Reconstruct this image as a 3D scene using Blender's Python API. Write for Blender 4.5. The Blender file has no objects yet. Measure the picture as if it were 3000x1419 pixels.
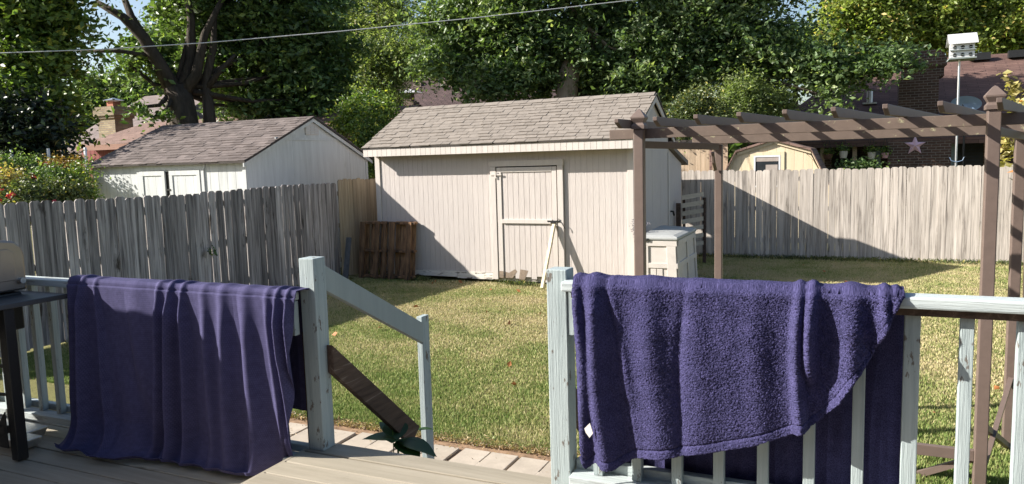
import bpy, math, random
import numpy as np
from math import radians as R, sin, cos, pi
from mathutils import Vector, Matrix
random.seed(7); rng = np.random.default_rng(11)
S = bpy.context.scene; COL = S.collection

# ------------------------------------------------------------------ camera
F, PITCH, ROLL, YAW, H = 2208.6, R(6.22), R(1.61), R(24.6), 2.1417
fw = Vector((-sin(YAW)*cos(PITCH), cos(YAW)*cos(PITCH), -sin(PITCH)))
r0 = Vector((cos(YAW), sin(YAW), 0)); u0 = r0.cross(fw)
rt = r0*cos(ROLL)-u0*sin(ROLL); up = u0*cos(ROLL)+r0*sin(ROLL)
CAM = Vector((0, 0, H))
cd = bpy.data.cameras.new('camera'); cam = bpy.data.objects.new('camera', cd); COL.objects.link(cam)
m = Matrix((rt, up, -fw)).transposed().to_4x4(); m.translation = CAM; cam.matrix_world = m
cd.sensor_width = 36; cd.lens = 36*F/3000; cd.clip_end = 2000; cd.clip_start = .05
S.camera = cam
# ------------------------------------------------------------------ light
SUN = Vector((1, .48, -.645)).normalized()
W = bpy.data.worlds.new('World'); S.world = W; W.use_nodes = True
nt = W.node_tree; bg = nt.nodes['Background']; sk = nt.nodes.new('ShaderNodeTexSky'); sk.sky_type = 'NISHITA'
sk.sun_disc = False; sk.sun_elevation = math.asin(-SUN.z); sk.sun_rotation = math.atan2(-SUN.x, -SUN.y)
sk.air_density = 1.0; sk.dust_density = 1.6; sk.ozone_density = 1.0
nt.links.new(sk.outputs[0], bg.inputs[0]); bg.inputs[1].default_value = .078
ld = bpy.data.lights.new('sun', 'SUN'); ld.energy = 5.0; ld.angle = R(.5); ld.color = (1, .945, .86)
lo = bpy.data.objects.new('sun', ld); COL.objects.link(lo); lo.rotation_euler = SUN.to_track_quat('-Z', 'Y').to_euler()
lo.location = (-10, -5, 12)
S.view_settings.view_transform = 'Standard'; S.view_settings.look = 'None'; S.view_settings.exposure = 1.2; S.view_settings.gamma = 1
S.render.engine = 'CYCLES'; S.render.resolution_x = 1024; S.render.resolution_y = 484

# ------------------------------------------------------------------ helpers
def ray(x, y): return fw + rt*((x-1500)/F) - up*((y-709.5)/F)
def atY(x, y, Y): d = ray(x, y); return CAM + d*(Y/d.y)
def atX(x, y, X): d = ray(x, y); return CAM + d*(X/d.x)
def atZ(x, y, Z): d = ray(x, y); return CAM + d*((Z-H)/d.z)
def atD(x, y, D): return CAM + ray(x, y)*D

class MB:
    def __init__(s): s.v = []; s.f = []
    def add(s, vs, fs):
        n = len(s.v); s.v += [tuple(v) for v in vs]; s.f += [tuple(i+n for i in f) for f in fs]; return s
    def hexa(s, c):   # 8 corners: bottom 4 ccw, top 4 ccw
        return s.add(c, [(3, 2, 1, 0), (4, 5, 6, 7), (0, 1, 5, 4), (1, 2, 6, 5), (2, 3, 7, 6), (3, 0, 4, 7)])
    def box(s, x0, x1, y0, y1, z0, z1):
        return s.hexa([(x0, y0, z0), (x1, y0, z0), (x1, y1, z0), (x0, y1, z0), (x0, y0, z1), (x1, y0, z1), (x1, y1, z1), (x0, y1, z1)])
    def beam(s, p, q, w, h, side=None, cuts=0):
        p, q = Vector(p), Vector(q); d = (q-p).normalized()
        sd = Vector(side).normalized() if side else d.cross(Vector((0, 0, 1)))
        if sd.length < 1e-3: sd = Vector((1, 0, 0))
        sd = (sd-d*sd.dot(d)).normalized(); n = sd.cross(d).normalized()
        a = sd*w/2; b = n*h/2
        return s.hexa([p-a-b, p+a-b, p+a+b, p-a+b, q-a-b, q+a-b, q+a+b, q-a+b])
    def tube(s, pts, r, n=8, cap=True):
        pts = [Vector(p) for p in pts]; rs = r if isinstance(r, (list, tuple)) else [r]*len(pts)
        vs = []; fs = []; prev = None
        for i, p in enumerate(pts):
            d = (pts[min(i+1, len(pts)-1)]-pts[max(i-1, 0)]).normalized()
            a = (prev-d*prev.dot(d)) if prev is not None else d.orthogonal()
            a.normalize(); prev = a; b = d.cross(a)
            for k in range(n): t = 2*pi*k/n; vs.append(p+(a*cos(t)+b*sin(t))*rs[i])
        for i in range(len(pts)-1):
            for k in range(n): k2 = (k+1) % n; fs.append((i*n+k, i*n+k2, (i+1)*n+k2, (i+1)*n+k))
        if cap: fs.append(tuple(reversed(range(n)))); fs.append(tuple(range((len(pts)-1)*n, len(pts)*n)))
        return s.add(vs, fs)
    def prism(s, poly, e):       # poly list of 3-D points, extruded by vector e
        n = len(poly); e = Vector(e); a = [Vector(p) for p in poly]; b = [p+e for p in a]
        return s.add(a+b, [tuple(reversed(range(n))), tuple(range(n, 2*n))]+[(i, (i+1) % n, n+(i+1) % n, n+i) for i in range(n)])

def obj(name, mb, mat, parent=None, base=None, smooth=False, bevel=0, label=None, uv=True):
    V = np.array(mb.v, float)
    if parent is not None: b = np.array(parent.location if parent.parent is None else parent['wb'])
    elif base is not None: b = np.array(base, float)
    else: b = np.array([V[:, 0].mean(), V[:, 1].mean(), V[:, 2].min()])
    if parent is not None: wb = np.array([V[:, 0].mean(), V[:, 1].mean(), V[:, 2].min()])
    else: wb = b
    me = bpy.data.meshes.new(name); me.from_pydata((V-wb).tolist(), [], mb.f)
    if uv:
        ul = me.uv_layers.new(name='UVMap'); me.update()
        for p in me.polygons:
            n = p.normal
            u = Vector((0, 0, 1)).cross(n)
            u = u.normalized() if u.length > .05 else Vector((1, 0, 0))
            w = n.cross(u)
            for li in p.loop_indices:
                q = Vector(mb.v[me.loops[li].vertex_index]); ul.data[li].uv = (q.dot(u), q.dot(w))
    if smooth: me.shade_smooth()
    me.materials.append(mat)
    o = bpy.data.objects.new(name, me); COL.objects.link(o)
    o.location = Vector((wb-b).tolist()) if parent is not None else Vector(wb.tolist())
    if parent is not None: o.parent = parent; o['wb'] = wb.tolist()
    if bevel:
        bm = o.modifiers.new('bevel', 'BEVEL'); bm.width = bevel; bm.segments = 2; bm.limit_method = 'ANGLE'
    if label: o['label'] = label
    return o
def split(name, mb, mat, parent, **k):
    for i in range(0, len(mb.v), 8):
        p = MB(); p.v = mb.v[i:i+8]; p.f = [tuple(j-i for j in f) for f in mb.f if i <= f[0] < i+8]; obj(name, p, mat, parent, **k)
def thing(name, label, cat, loc, group=None):
    o = bpy.data.objects.new(name, None); COL.objects.link(o); o.location = loc; o.empty_display_size = .1
    o['label'] = label; o['category'] = cat
    if group: o['group'] = group
    bpy.context.view_layer.update() if False else None
    o.matrix_world = Matrix.Translation(Vector(loc))
    return o
def tag(o, label, cat, group=None):
    o['label'] = label; o['category'] = cat
    if group: o['group'] = group
    return o
def struct(o, kind='structure'):
    o['kind'] = kind; return o

# ------------------------------------------------------------------ materials
def newmat(name):
    m = bpy.data.materials.new(name); m.use_nodes = True; t = m.node_tree
    return m, t, t.nodes['Principled BSDF']
def N(t, typ, **k):
    n = t.nodes.new('ShaderNode'+typ)
    for a, b in k.items():
        if a.startswith('i_'): n.inputs[a[2:].replace('_', ' ')].default_value = b
        else: setattr(n, a, b)
    return n
def ramp(t, fac, cols):
    r = t.nodes.new('ShaderNodeValToRGB'); e = r.color_ramp.elements
    while len(e) > 1: e.remove(e[-1])
    e[0].position = cols[0][0]; e[0].color = (*cols[0][1], 1)
    for p, c in cols[1:]: x = e.new(p); x.color = (*c, 1)
    t.links.new(fac, r.inputs[0]); return r.outputs[0]
def coords(t, scale, uv=False, obj_=True):
    c = N(t, 'TexCoord'); mp = N(t, 'Mapping'); mp.inputs['Scale'].default_value = scale
    t.links.new(c.outputs['UV' if uv else 'Object'], mp.inputs[0]); return mp.outputs[0]
def noise(t, vec, scale=1, detail=4, rough=.6, dist=0):
    n = N(t, 'TexNoise'); n.inputs['Scale'].default_value = scale; n.inputs['Detail'].default_value = detail
    n.inputs['Roughness'].default_value = rough; n.inputs['Distortion'].default_value = dist
    t.links.new(vec, n.inputs['Vector']); return n.outputs['Fac']
def mixc(t, fac, a, b, mode='MIX'):
    n = N(t, 'Mix', data_type='RGBA', blend_type=mode)
    for s, i in ((fac, 0), (a, 6), (b, 7)):
        if hasattr(s, 'links') or hasattr(s, 'is_linked'): t.links.new(s, n.inputs[i])
        else: n.inputs[i].default_value = s if i == 0 else (*s, 1)
    return n.outputs[2]
def island(t, lo_, hi_):
    g = N(t, 'NewGeometry'); r = N(t, 'MapRange'); r.inputs[3].default_value = lo_; r.inputs[4].default_value = hi_
    t.links.new(g.outputs['Random Per Island'], r.inputs[0]); return r.outputs[0]
def vmul(t, col, val):
    n = N(t, 'VectorMath', operation='SCALE'); t.links.new(col, n.inputs[0]); t.links.new(val, n.inputs['Scale']); return n.outputs[0]
def bump(t, b, h, strength=.5, dist=.01, chain=None):
    n = N(t, 'Bump'); n.inputs['Strength'].default_value = strength; n.inputs['Distance'].default_value = dist
    t.links.new(h, n.inputs['Height'])
    if chain: t.links.new(chain, n.inputs['Normal'])
    t.links.new(n.outputs[0], b.inputs['Normal']); return n.outputs[0]

def wood(name, cols, scale=(14, 14, 1), rough=.8, isl=(.8, 1.15), bs=.5, bd=.004, patch=None, spec=.3):
    """streaky wood or painted wood; grain runs along the axis with the smallest scale"""
    m, t, b = newmat(name); v = coords(t, scale)
    g = N(t, 'NewGeometry'); ad = N(t, 'VectorMath', operation='ADD'); t.links.new(v, ad.inputs[0])
    sc = N(t, 'VectorMath', operation='SCALE'); cv = N(t, 'CombineXYZ')
    for i in range(3): t.links.new(g.outputs['Random Per Island'], cv.inputs[i])
    t.links.new(cv.outputs[0], sc.inputs[0]); sc.inputs['Scale'].default_value = 37; t.links.new(sc.outputs[0], ad.inputs[1]); v = ad.outputs[0]
    n1 = noise(t, v, 1, 6, .65, .6); c = ramp(t, n1, cols)
    if patch:
        v2 = coords(t, patch[1]); n2 = noise(t, v2, 1, 5, .65); 
        c2 = ramp(t, n2, [(patch[2], (0, 0, 0)), (patch[3], (1, 1, 1))]); c = mixc(t, c2, c, patch[0])
    if isl: c = vmul(t, c, island(t, *isl))
    t.links.new(c, b.inputs['Base Color']); b.inputs['Roughness'].default_value = rough; b.inputs['Specular IOR Level'].default_value = spec
    n3 = noise(t, v, 3.5, 5, .6, .3); ch = bump(t, b, n3, bs, bd)
    return m
def plain(name, col, rough=.6, var=.15, scale=8, metal=0, bs=.15, spec=.4, isl=None, dark=None):
    m, t, b = newmat(name); v = coords(t, (1, 1, 1)); n = noise(t, v, scale, 5, .65)
    lo_ = tuple(c*(1-var) for c in col); hi_ = tuple(min(1, c*(1+var)) for c in col)
    c = ramp(t, n, [(.3, lo_), (.7, hi_)])
    if dark:
        n2 = noise(t, v, dark[1], 6, .7); c2 = ramp(t, n2, [(dark[2], (0, 0, 0)), (dark[2]+.08, (1, 1, 1))]); c = mixc(t, c2, c, dark[0])
    if isl: c = vmul(t, c, island(t, *isl))
    t.links.new(c, b.inputs['Base Color']); b.inputs['Roughness'].default_value = rough; b.inputs['Metallic'].default_value = metal
    b.inputs['Specular IOR Level'].default_value = spec
    n3 = noise(t, v, scale*8, 4, .6); bump(t, b, n3, bs, .003)
    return m
def brickmat(name, c1, c2, mortar, bw, bh, ms=.01, rough=.85, off=.5, dist=.006, wear=None):
    m, t, b = newmat(name); c = N(t, 'TexCoord'); br = N(t, 'TexBrick', offset=off)
    t.links.new(c.outputs['UV'], br.inputs['Vector']); br.inputs['Scale'].default_value = 1
    br.inputs['Brick Width'].default_value = bw; br.inputs['Row Height'].default_value = bh; br.inputs['Mortar Size'].default_value = ms
    br.inputs['Color1'].default_value = (*c1, 1); br.inputs['Color2'].default_value = (*c2, 1); br.inputs['Mortar'].default_value = (*mortar, 1)
    br.inputs['Mortar Smooth'].default_value = .2
    n = noise(t, c.outputs['UV'], 1.3, 6, .7); cc = ramp(t, n, [(.3, (.75, .75, .75)), (.7, (1.25, 1.25, 1.25))])
    col = mixc(t, 1.0, br.outputs['Color'], cc, 'MULTIPLY')
    t.links.new(col, b.inputs['Base Color']); b.inputs['Roughness'].default_value = rough; b.inputs['Specular IOR Level'].default_value = .25
    iv = N(t, 'Math', operation='SUBTRACT'); iv.inputs[0].default_value = 1; t.links.new(br.outputs['Fac'], iv.inputs[1])
    ch = bump(t, b, iv.outputs[0], .8, dist)
    n3 = noise(t, c.outputs['UV'], 60, 3, .6); bump(t, b, n3, .3, .004, ch)
    return m
def leafmat(name, c1, c2, c3, trans=.35, nscale=.5, hue=(.45, 1.75)):
    m, t, b = newmat(name); v = coords(t, (1, 1, 1)); n = noise(t, v, nscale, 3, .6)
    g = N(t, 'NewGeometry'); rp = g.outputs['Random Per Island']
    c = ramp(t, n, [(.35, c1), (.62, c2)])
    k = N(t, 'Math', operation='GREATER_THAN'); t.links.new(rp, k.inputs[0]); k.inputs[1].default_value = .93
    c = mixc(t, k.outputs[0], c, c3)
    c = vmul(t, c, island(t, *hue))
    t.links.new(c, b.inputs['Base Color']); b.inputs['Roughness'].default_value = .42; b.inputs['Specular IOR Level'].default_value = .45
    tr = N(t, 'BsdfTranslucent'); sc = mixc(t, 1.0, c, (1.25, 1.35, .55), 'MULTIPLY'); t.links.new(sc, tr.inputs[0])
    mx = N(t, 'MixShader'); mx.inputs[0].default_value = trans
    t.links.new(b.outputs[0], mx.inputs[1]); t.links.new(tr.outputs[0], mx.inputs[2])
    t.links.new(mx.outputs[0], t.nodes['Material Output'].inputs[0]); return m

PAINT = [(.25, (.30, .37, .375)), (.5, (.42, .49, .485)), (.75, (.50, .56, .55))]
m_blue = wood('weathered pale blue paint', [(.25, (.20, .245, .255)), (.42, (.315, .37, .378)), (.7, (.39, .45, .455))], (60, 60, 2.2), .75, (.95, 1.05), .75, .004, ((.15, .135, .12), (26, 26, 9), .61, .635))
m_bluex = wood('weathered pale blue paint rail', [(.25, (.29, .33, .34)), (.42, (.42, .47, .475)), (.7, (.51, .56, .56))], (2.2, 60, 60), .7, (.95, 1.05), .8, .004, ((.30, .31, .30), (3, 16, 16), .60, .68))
m_post_dark = wood('smooth pale blue paint', [(.3, (.27, .315, .315)), (.7, (.32, .365, .365))], (20, 20, 2), .7, (.97, 1.03), .3, .002, ((.14, .12, .10), (14, 14, 9), .70, .74))
m_bare = wood('bare dark stained wood', [(.3, (.035, .022, .017)), (.6, (.10, .066, .05)), (.8, (.30, .26, .22))], (30, 3, 30), .8, (.9, 1.1), .8, .004)
m_deck = wood('tan painted deck boards', [(.25, (.25, .22, .165)), (.6, (.35, .308, .24)), (.8, (.385, .345, .27))], (1.2, 18, 18), .6, (.88, 1.08), .5, .003, ((.17, .145, .105), (1.5, 9, 9), .66, .72), .4)
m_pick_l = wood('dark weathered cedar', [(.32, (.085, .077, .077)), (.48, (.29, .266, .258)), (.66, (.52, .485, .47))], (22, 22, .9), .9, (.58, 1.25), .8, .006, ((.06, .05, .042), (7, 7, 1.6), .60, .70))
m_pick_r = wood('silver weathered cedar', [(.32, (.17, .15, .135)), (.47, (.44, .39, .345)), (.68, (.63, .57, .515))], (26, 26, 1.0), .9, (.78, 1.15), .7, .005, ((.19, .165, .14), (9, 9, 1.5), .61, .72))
m_pick_n = wood('newer yellow cedar', [(.3, (.24, .19, .13)), (.5, (.38, .315, .225)), (.72, (.47, .40, .30))], (26, 26, 1.0), .9, (.8, 1.12), .6, .005)
m_white = wood('off white painted siding', [(.25, (.46, .415, .39)), (.5, (.515, .468, .440)), (.8, (.55, .502, .47))], (22, 22, 2.5), .8, (.985, 1.015), .8, .005, ((.33, .28, .23), (9, 9, 5), .72, .76))
m_trim = wood('off white trim paint', [(.25, (.52, .475, .44)), (.7, (.60, .552, .51))], (22, 22, 2.5), .7, (.95, 1.05), .5, .003, ((.30, .26, .22), (16, 16, 6), .68, .73))
m_rot = wood('flaking white base board', [(.3, (.50, .47, .42)), (.6, (.72, .68, .61))], (3, 20, 20), .8, (.95, 1.05), .8, .006, ((.10, .075, .06), (4, 14, 26), .57, .62))
m_nwhite = wood('grey white neighbour siding', [(.25, (.44, .455, .45)), (.6, (.56, .58, .575)), (.8, (.60, .62, .615))], (12, 12, 1), .75, (.96, 1.04), .4, .003, ((.40, .41, .36), (5, 5, 1), .62, .8))
m_cream = wood('cream siding', [(.3, (.60, .50, .34)), (.7, (.70, .60, .43))], (10, 10, 1), .75, (.97, 1.03), .3, .003)
m_tan = wood('tan board siding', [(.3, (.34, .25, .17)), (.7, (.50, .39, .28))], (20, 20, 1), .8, (.85, 1.1), .4, .003)
m_maroon = wood('maroon board siding', [(.3, (.14, .035, .035)), (.7, (.22, .06, .055))], (10, 10, 1), .75, (.9, 1.1), .3, .003)
m_sh_c = plain('warm grey shingles', (.225, .198, .173), .95, .15, 9, isl=(.93, 1.07), bs=.6, spec=.15, dark=((.17, .155, .145), 3, .64))
m_sh_n = plain('brown grey shingles', (.145, .122, .115), .95, .2, 6, isl=(.78, 1.2), bs=.6, spec=.15)
m_edge = plain('dark shingle edge', (.05, .042, .038), .9, .2)
m_roof_l = brickmat('grey brown asphalt roof', (.21, .168, .155), (.17, .135, .128), (.10, .08, .078), .32, .14, .006)
m_roof_m = brickmat('red brown shed roof', (.23, .15, .125), (.18, .115, .095), (.09, .06, .05), .32, .14, .008)
m_roof_f = brickmat('dark red asphalt roof', (.085, .056, .054), (.060, .040, .040), (.022, .016, .016), .34, .17, .018)
m_roof_r = brickmat('maroon brown asphalt roof', (.135, .082, .068), (.105, .062, .053), (.06, .036, .032), .6, .13, .008)
m_brick_d = brickmat('dark brown brick', (.10, .058, .044), (.065, .040, .032), (.19, .165, .145), .21, .075, .008)
m_brick_y = brickmat('yellow buff brick', (.34, .28, .18), (.24, .18, .12), (.22, .19, .16), .21, .075, .009)
m_brown = plain('brown vinyl arbour', (.138, .101, .085), .5, .08, 20, bs=.08, spec=.5, dark=((.30, .25, .20), 30, .68))
m_brownx = plain('lichen speckled brown vinyl', (.14, .104, .084), .6, .1, 20, bs=.1, dark=((.34, .32, .20), 26, .61))
m_alu = plain('galvanised metal', (.55, .56, .57), .35, .1, 12, .9)
m_steel = plain('brushed stainless steel', (.27, .235, .21), .42, .08, 6, 1.0, bs=.05)
m_black = plain('matt black metal', (.012, .012, .013), .5, .2, 8, spec=.5)
m_blackp = plain('black grill shelf', (.05, .053, .058), .45, .15, 6, spec=.5)
m_resin = plain('weathered grey resin', (.52, .48, .44), .6, .08, 6, dark=((.38, .33, .27), 5, .64))
m_resin_l = plain('pale grey resin lid', (.33, .34, .335), .55, .1, 6)
m_dark = plain('dark interior and gap', (.012, .011, .010), .8, .2)
m_glass = plain('window glass', (.03, .035, .04), .08, .2, 3, spec=.8)
m_winw = plain('white window frame', (.72, .74, .78), .5, .05)
m_wpaint = plain('white aluminium', (.70, .70, .71), .35, .08, 5, .3)
m_cable = plain('pale cable sheath', (.55, .56, .56), .5, .1)
m_paver = plain('pinkish concrete paver', (.40, .345, .28), .9, .12, 7, isl=(.92, 1.06), bs=.4, spec=.2, dark=((.33, .26, .20), 9, .62))
m_soil = plain('dry soil and thatch', (.25, .165, .105), 1, .4, 18, bs=.9, spec=.1)
m_barkd = wood('dark tree bark', [(.3, (.028, .022, .017)), (.7, (.085, .068, .054))], (7, 7, 1.6), .95, (.9, 1.1), 1, .03)
m_barkl = wood('pale tree bark', [(.3, (.22, .16, .11)), (.7, (.42, .33, .25))], (7, 7, 1.6), .95, (.9, 1.1), 1, .03)
m_pallet = wood('rough pallet wood', [(.30, (.05, .033, .024)), (.48, (.25, .14, .075)), (.70, (.50, .29, .15))], (18, 18, 1.3), .85, (.35, 1.5), .7, .004, ((.035, .026, .02), (6, 6, 2), .55, .66))
m_greyboard = wood('grey weathered plank', [(.3, (.07, .072, .076)), (.7, (.15, .15, .155))], (18, 18, 1.3), .85, None, .6, .004)
m_star = plain('rusty pink painted metal', (.74, .50, .60), .5, .12, 6)
m_dish = plain('blue grey dish', (.16, .23, .34), .5, .08)
m_pot = plain('cream pot', (.55, .50, .42), .6, .08)
m_pink = plain('pink pot', (.50, .28, .28), .6, .08)
m_terra = plain('brown pot', (.11, .05, .035), .7, .1)
m_greytrim = plain('grey green trim', (.20, .235, .23), .7, .08)
m_tag = plain('white cloth tag', (.72, .68, .64), .7, .05)
m_foil = plain('foil pan', (.62, .60, .57), .28, .15, 14, .9, bs=.5)
m_bark_or = None
L_mid = leafmat('mid green leaves', (.075, .135, .035), (.170, .235, .055), (.30, .30, .06), .40)
L_dark = leafmat('dark green leaves', (.070, .125, .045), (.135, .20, .070), (.18, .23, .07), .36)
L_oak = leafmat('oak leaves', (.075, .130, .052), (.15, .21, .085), (.24, .28, .14), .38)
L_light = leafmat('pale feathery leaves', (.15, .20, .075), (.23, .28, .12), (.30, .32, .15), .48)
L_yel = leafmat('yellow green maple leaves', (.15, .21, .05), (.25, .30, .085), (.36, .28, .10), .5)
L_bush = leafmat('olive shrub leaves', (.07, .10, .045), (.14, .17, .055), (.25, .22, .06), .3)
L_rust = leafmat('dry rusty leaves', (.20, .11, .03), (.30, .20, .07), (.16, .16, .04), .3)
L_flow = leafmat('red blossoms', (.42, .04, .05), (.48, .07, .10), (.45, .08, .2), .3, 3)
L_orange = leafmat('orange edged leaves', (.30, .28, .10), (.34, .28, .12), (.42, .18, .07), .4, 3)

# ------------------------------------------------------------------ foliage
def leaves(name, C, size, mat, parent=None, aspect=.5, droop=.2, base=None, upb=.6):
    """C: (n,3) positions. each leaf a folded diamond of two triangles in its own island"""
    n = len(C); d = rng.normal(size=(n, 3)); d[:, 2] = d[:, 2]*.6-droop; d /= np.linalg.norm(d, axis=1)[:, None]
    q = rng.normal(size=(n, 3)); q[:, 2] += upb; s = np.cross(d, q); s /= np.linalg.norm(s, axis=1)[:, None]
    nn = np.cross(s, d)
    L = size*rng.uniform(.45, 1.45, (n, 1)); Wd = L*aspect
    a = C-d*L*.5; b = C+s*Wd*.5+nn*L*.12; c = C+d*L*.5; e = C-s*Wd*.5+nn*L*.12
    V = np.stack([a, b, c, e], 1).reshape(-1, 3)
    wb = np.array([C[:, 0].mean(), C[:, 1].mean(), C[:, 2].min()]) if (parent is not None or base is None) else np.array(base)
    me = bpy.data.meshes.new(name); me.vertices.add(4*n); me.vertices.foreach_set('co', (V-wb).ravel())
    i = np.arange(n)[:, None]*4; T = np.concatenate([i+[0, 1, 2], i+[0, 2, 3]], 1).ravel()
    me.loops.add(6*n); me.loops.foreach_set('vertex_index', T); me.polygons.add(2*n)
    me.polygons.foreach_set('loop_start', np.arange(2*n)*3); me.polygons.foreach_set('loop_total', np.full(2*n, 3))
    me.update(); me.validate(); me.materials.append(mat)
    o = bpy.data.objects.new(name, me); COL.objects.link(o)
    if parent is not None: o.parent = parent; o.location = Vector((wb-np.array(parent.location)).tolist()); o['wb'] = wb.tolist()
    else: o.location = Vector(wb.tolist())
    return o
def blobpts(blobs, n, clump=.55, per=90, shell=.55, flat=.6, thin=1.0):
    """blobs: (centre, rx, ry, rz); leaves gathered in small clumps spread through each blob"""
    vol = np.array([b[1]*b[2]*b[3] for b in blobs])**.75; vol /= vol.sum(); out = []
    for (c, rx, ry, rz), w in zip(blobs, vol):
        k = max(1, int(n*w/per)); d = rng.normal(size=(k, 3)); d /= np.linalg.norm(d, axis=1)[:, None]
        ph = rng.uniform(0, 6.28, 6); fr = rng.uniform(2, 5, 6)
        lump = sum(np.sin(d[:, j % 3]*fr[j]*1.7+ph[j]) for j in range(6))[:, None]/6
        rr = rng.uniform(shell**3, 1, (k, 1))**(1/3)*(1+.5*lump)*rng.uniform(.75, 1.18, (k, 1))
        cc = np.array(c)+d*rr*np.array([rx, ry, rz])
        cr = clump*rng.uniform(.35, 1.5, (k, 1))
        cc = np.repeat(cc, per, 0); cr = np.repeat(cr, per, 0)
        dd = np.repeat(d, per, 0); p = rng.normal(size=(len(cc), 3))*.42; p[:, 2] *= flat; p += dd*rng.normal(size=(len(cc), 1))*.55; p[:, 2] -= .25*(p[:, 0]**2+p[:, 1]**2)
        out.append(cc+p*cr)
    return np.concatenate(out)
def pxblob(px, py, D, rx, ry, rd=None):
    c = atD(px, py, D); k = D/F; return (tuple(c), rx*k, (rd if rd else (rx+ry)/2*k), ry*k)
def tree(name, label, cat, base, blobs, n, size, mat, limbs=(), bark=None, clump=.55, per=90, group=None, minz=0.3, aspect=.5, droop=.2):
    t = thing(name, label, cat, (base[0], base[1], 0), group)
    P = blobpts(blobs, n, clump, per); P = P[P[:, 2] > minz]
    leaves('crown', P, size, mat, t, aspect, droop)
    mb = MB()
    for pts, rs in limbs: mb.tube(pts, rs, 8)
    # a few twiggy limbs into each blob from the trunk top
    if limbs:
        top = Vector(limbs[0][0][-1])
        for (c, rx, ry, rz) in blobs:
            c = Vector(c); mid = top.lerp(c, .5)+Vector((0, 0, -.2)); r = .05
            if (c-top).length > 12: continue
            mb.tube([top, mid, c, c+Vector((random.uniform(-1, 1)*rx*.6, 0, rz*.6))], [r*1.8, r*1.2, r*.7, .01], 5)
        obj('trunk', mb, bark or m_barkd, t, smooth=True, uv=False)
    return t

# ------------------------------------------------------------------ ground
g = MB(); n = 60
g.add([(-150, -30, -.01), (150, -30, -.01), (150, 200, -.01), (-150, 200, -.01)], [(0, 1, 2, 3)])
mg, t, b = newmat('lawn soil'); v = coords(t, (1, 1, 1)); n1 = noise(t, v, .55, 4, .6); n2 = noise(t, v, 30, 6, .7)
c = mixc(t, n1, (.19, .18, .075), (.27, .225, .12)); c = mixc(t, n2, c, (.14, .15, .05)); t.links.new(c, b.inputs[0]); b.inputs['Roughness'].default_value = 1
b.inputs['Specular IOR Level'].default_value = .1; bump(t, b, n2, 1, .03)
struct(obj('ground', g, mg, base=(0, 0, -.01), uv=False))

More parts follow.
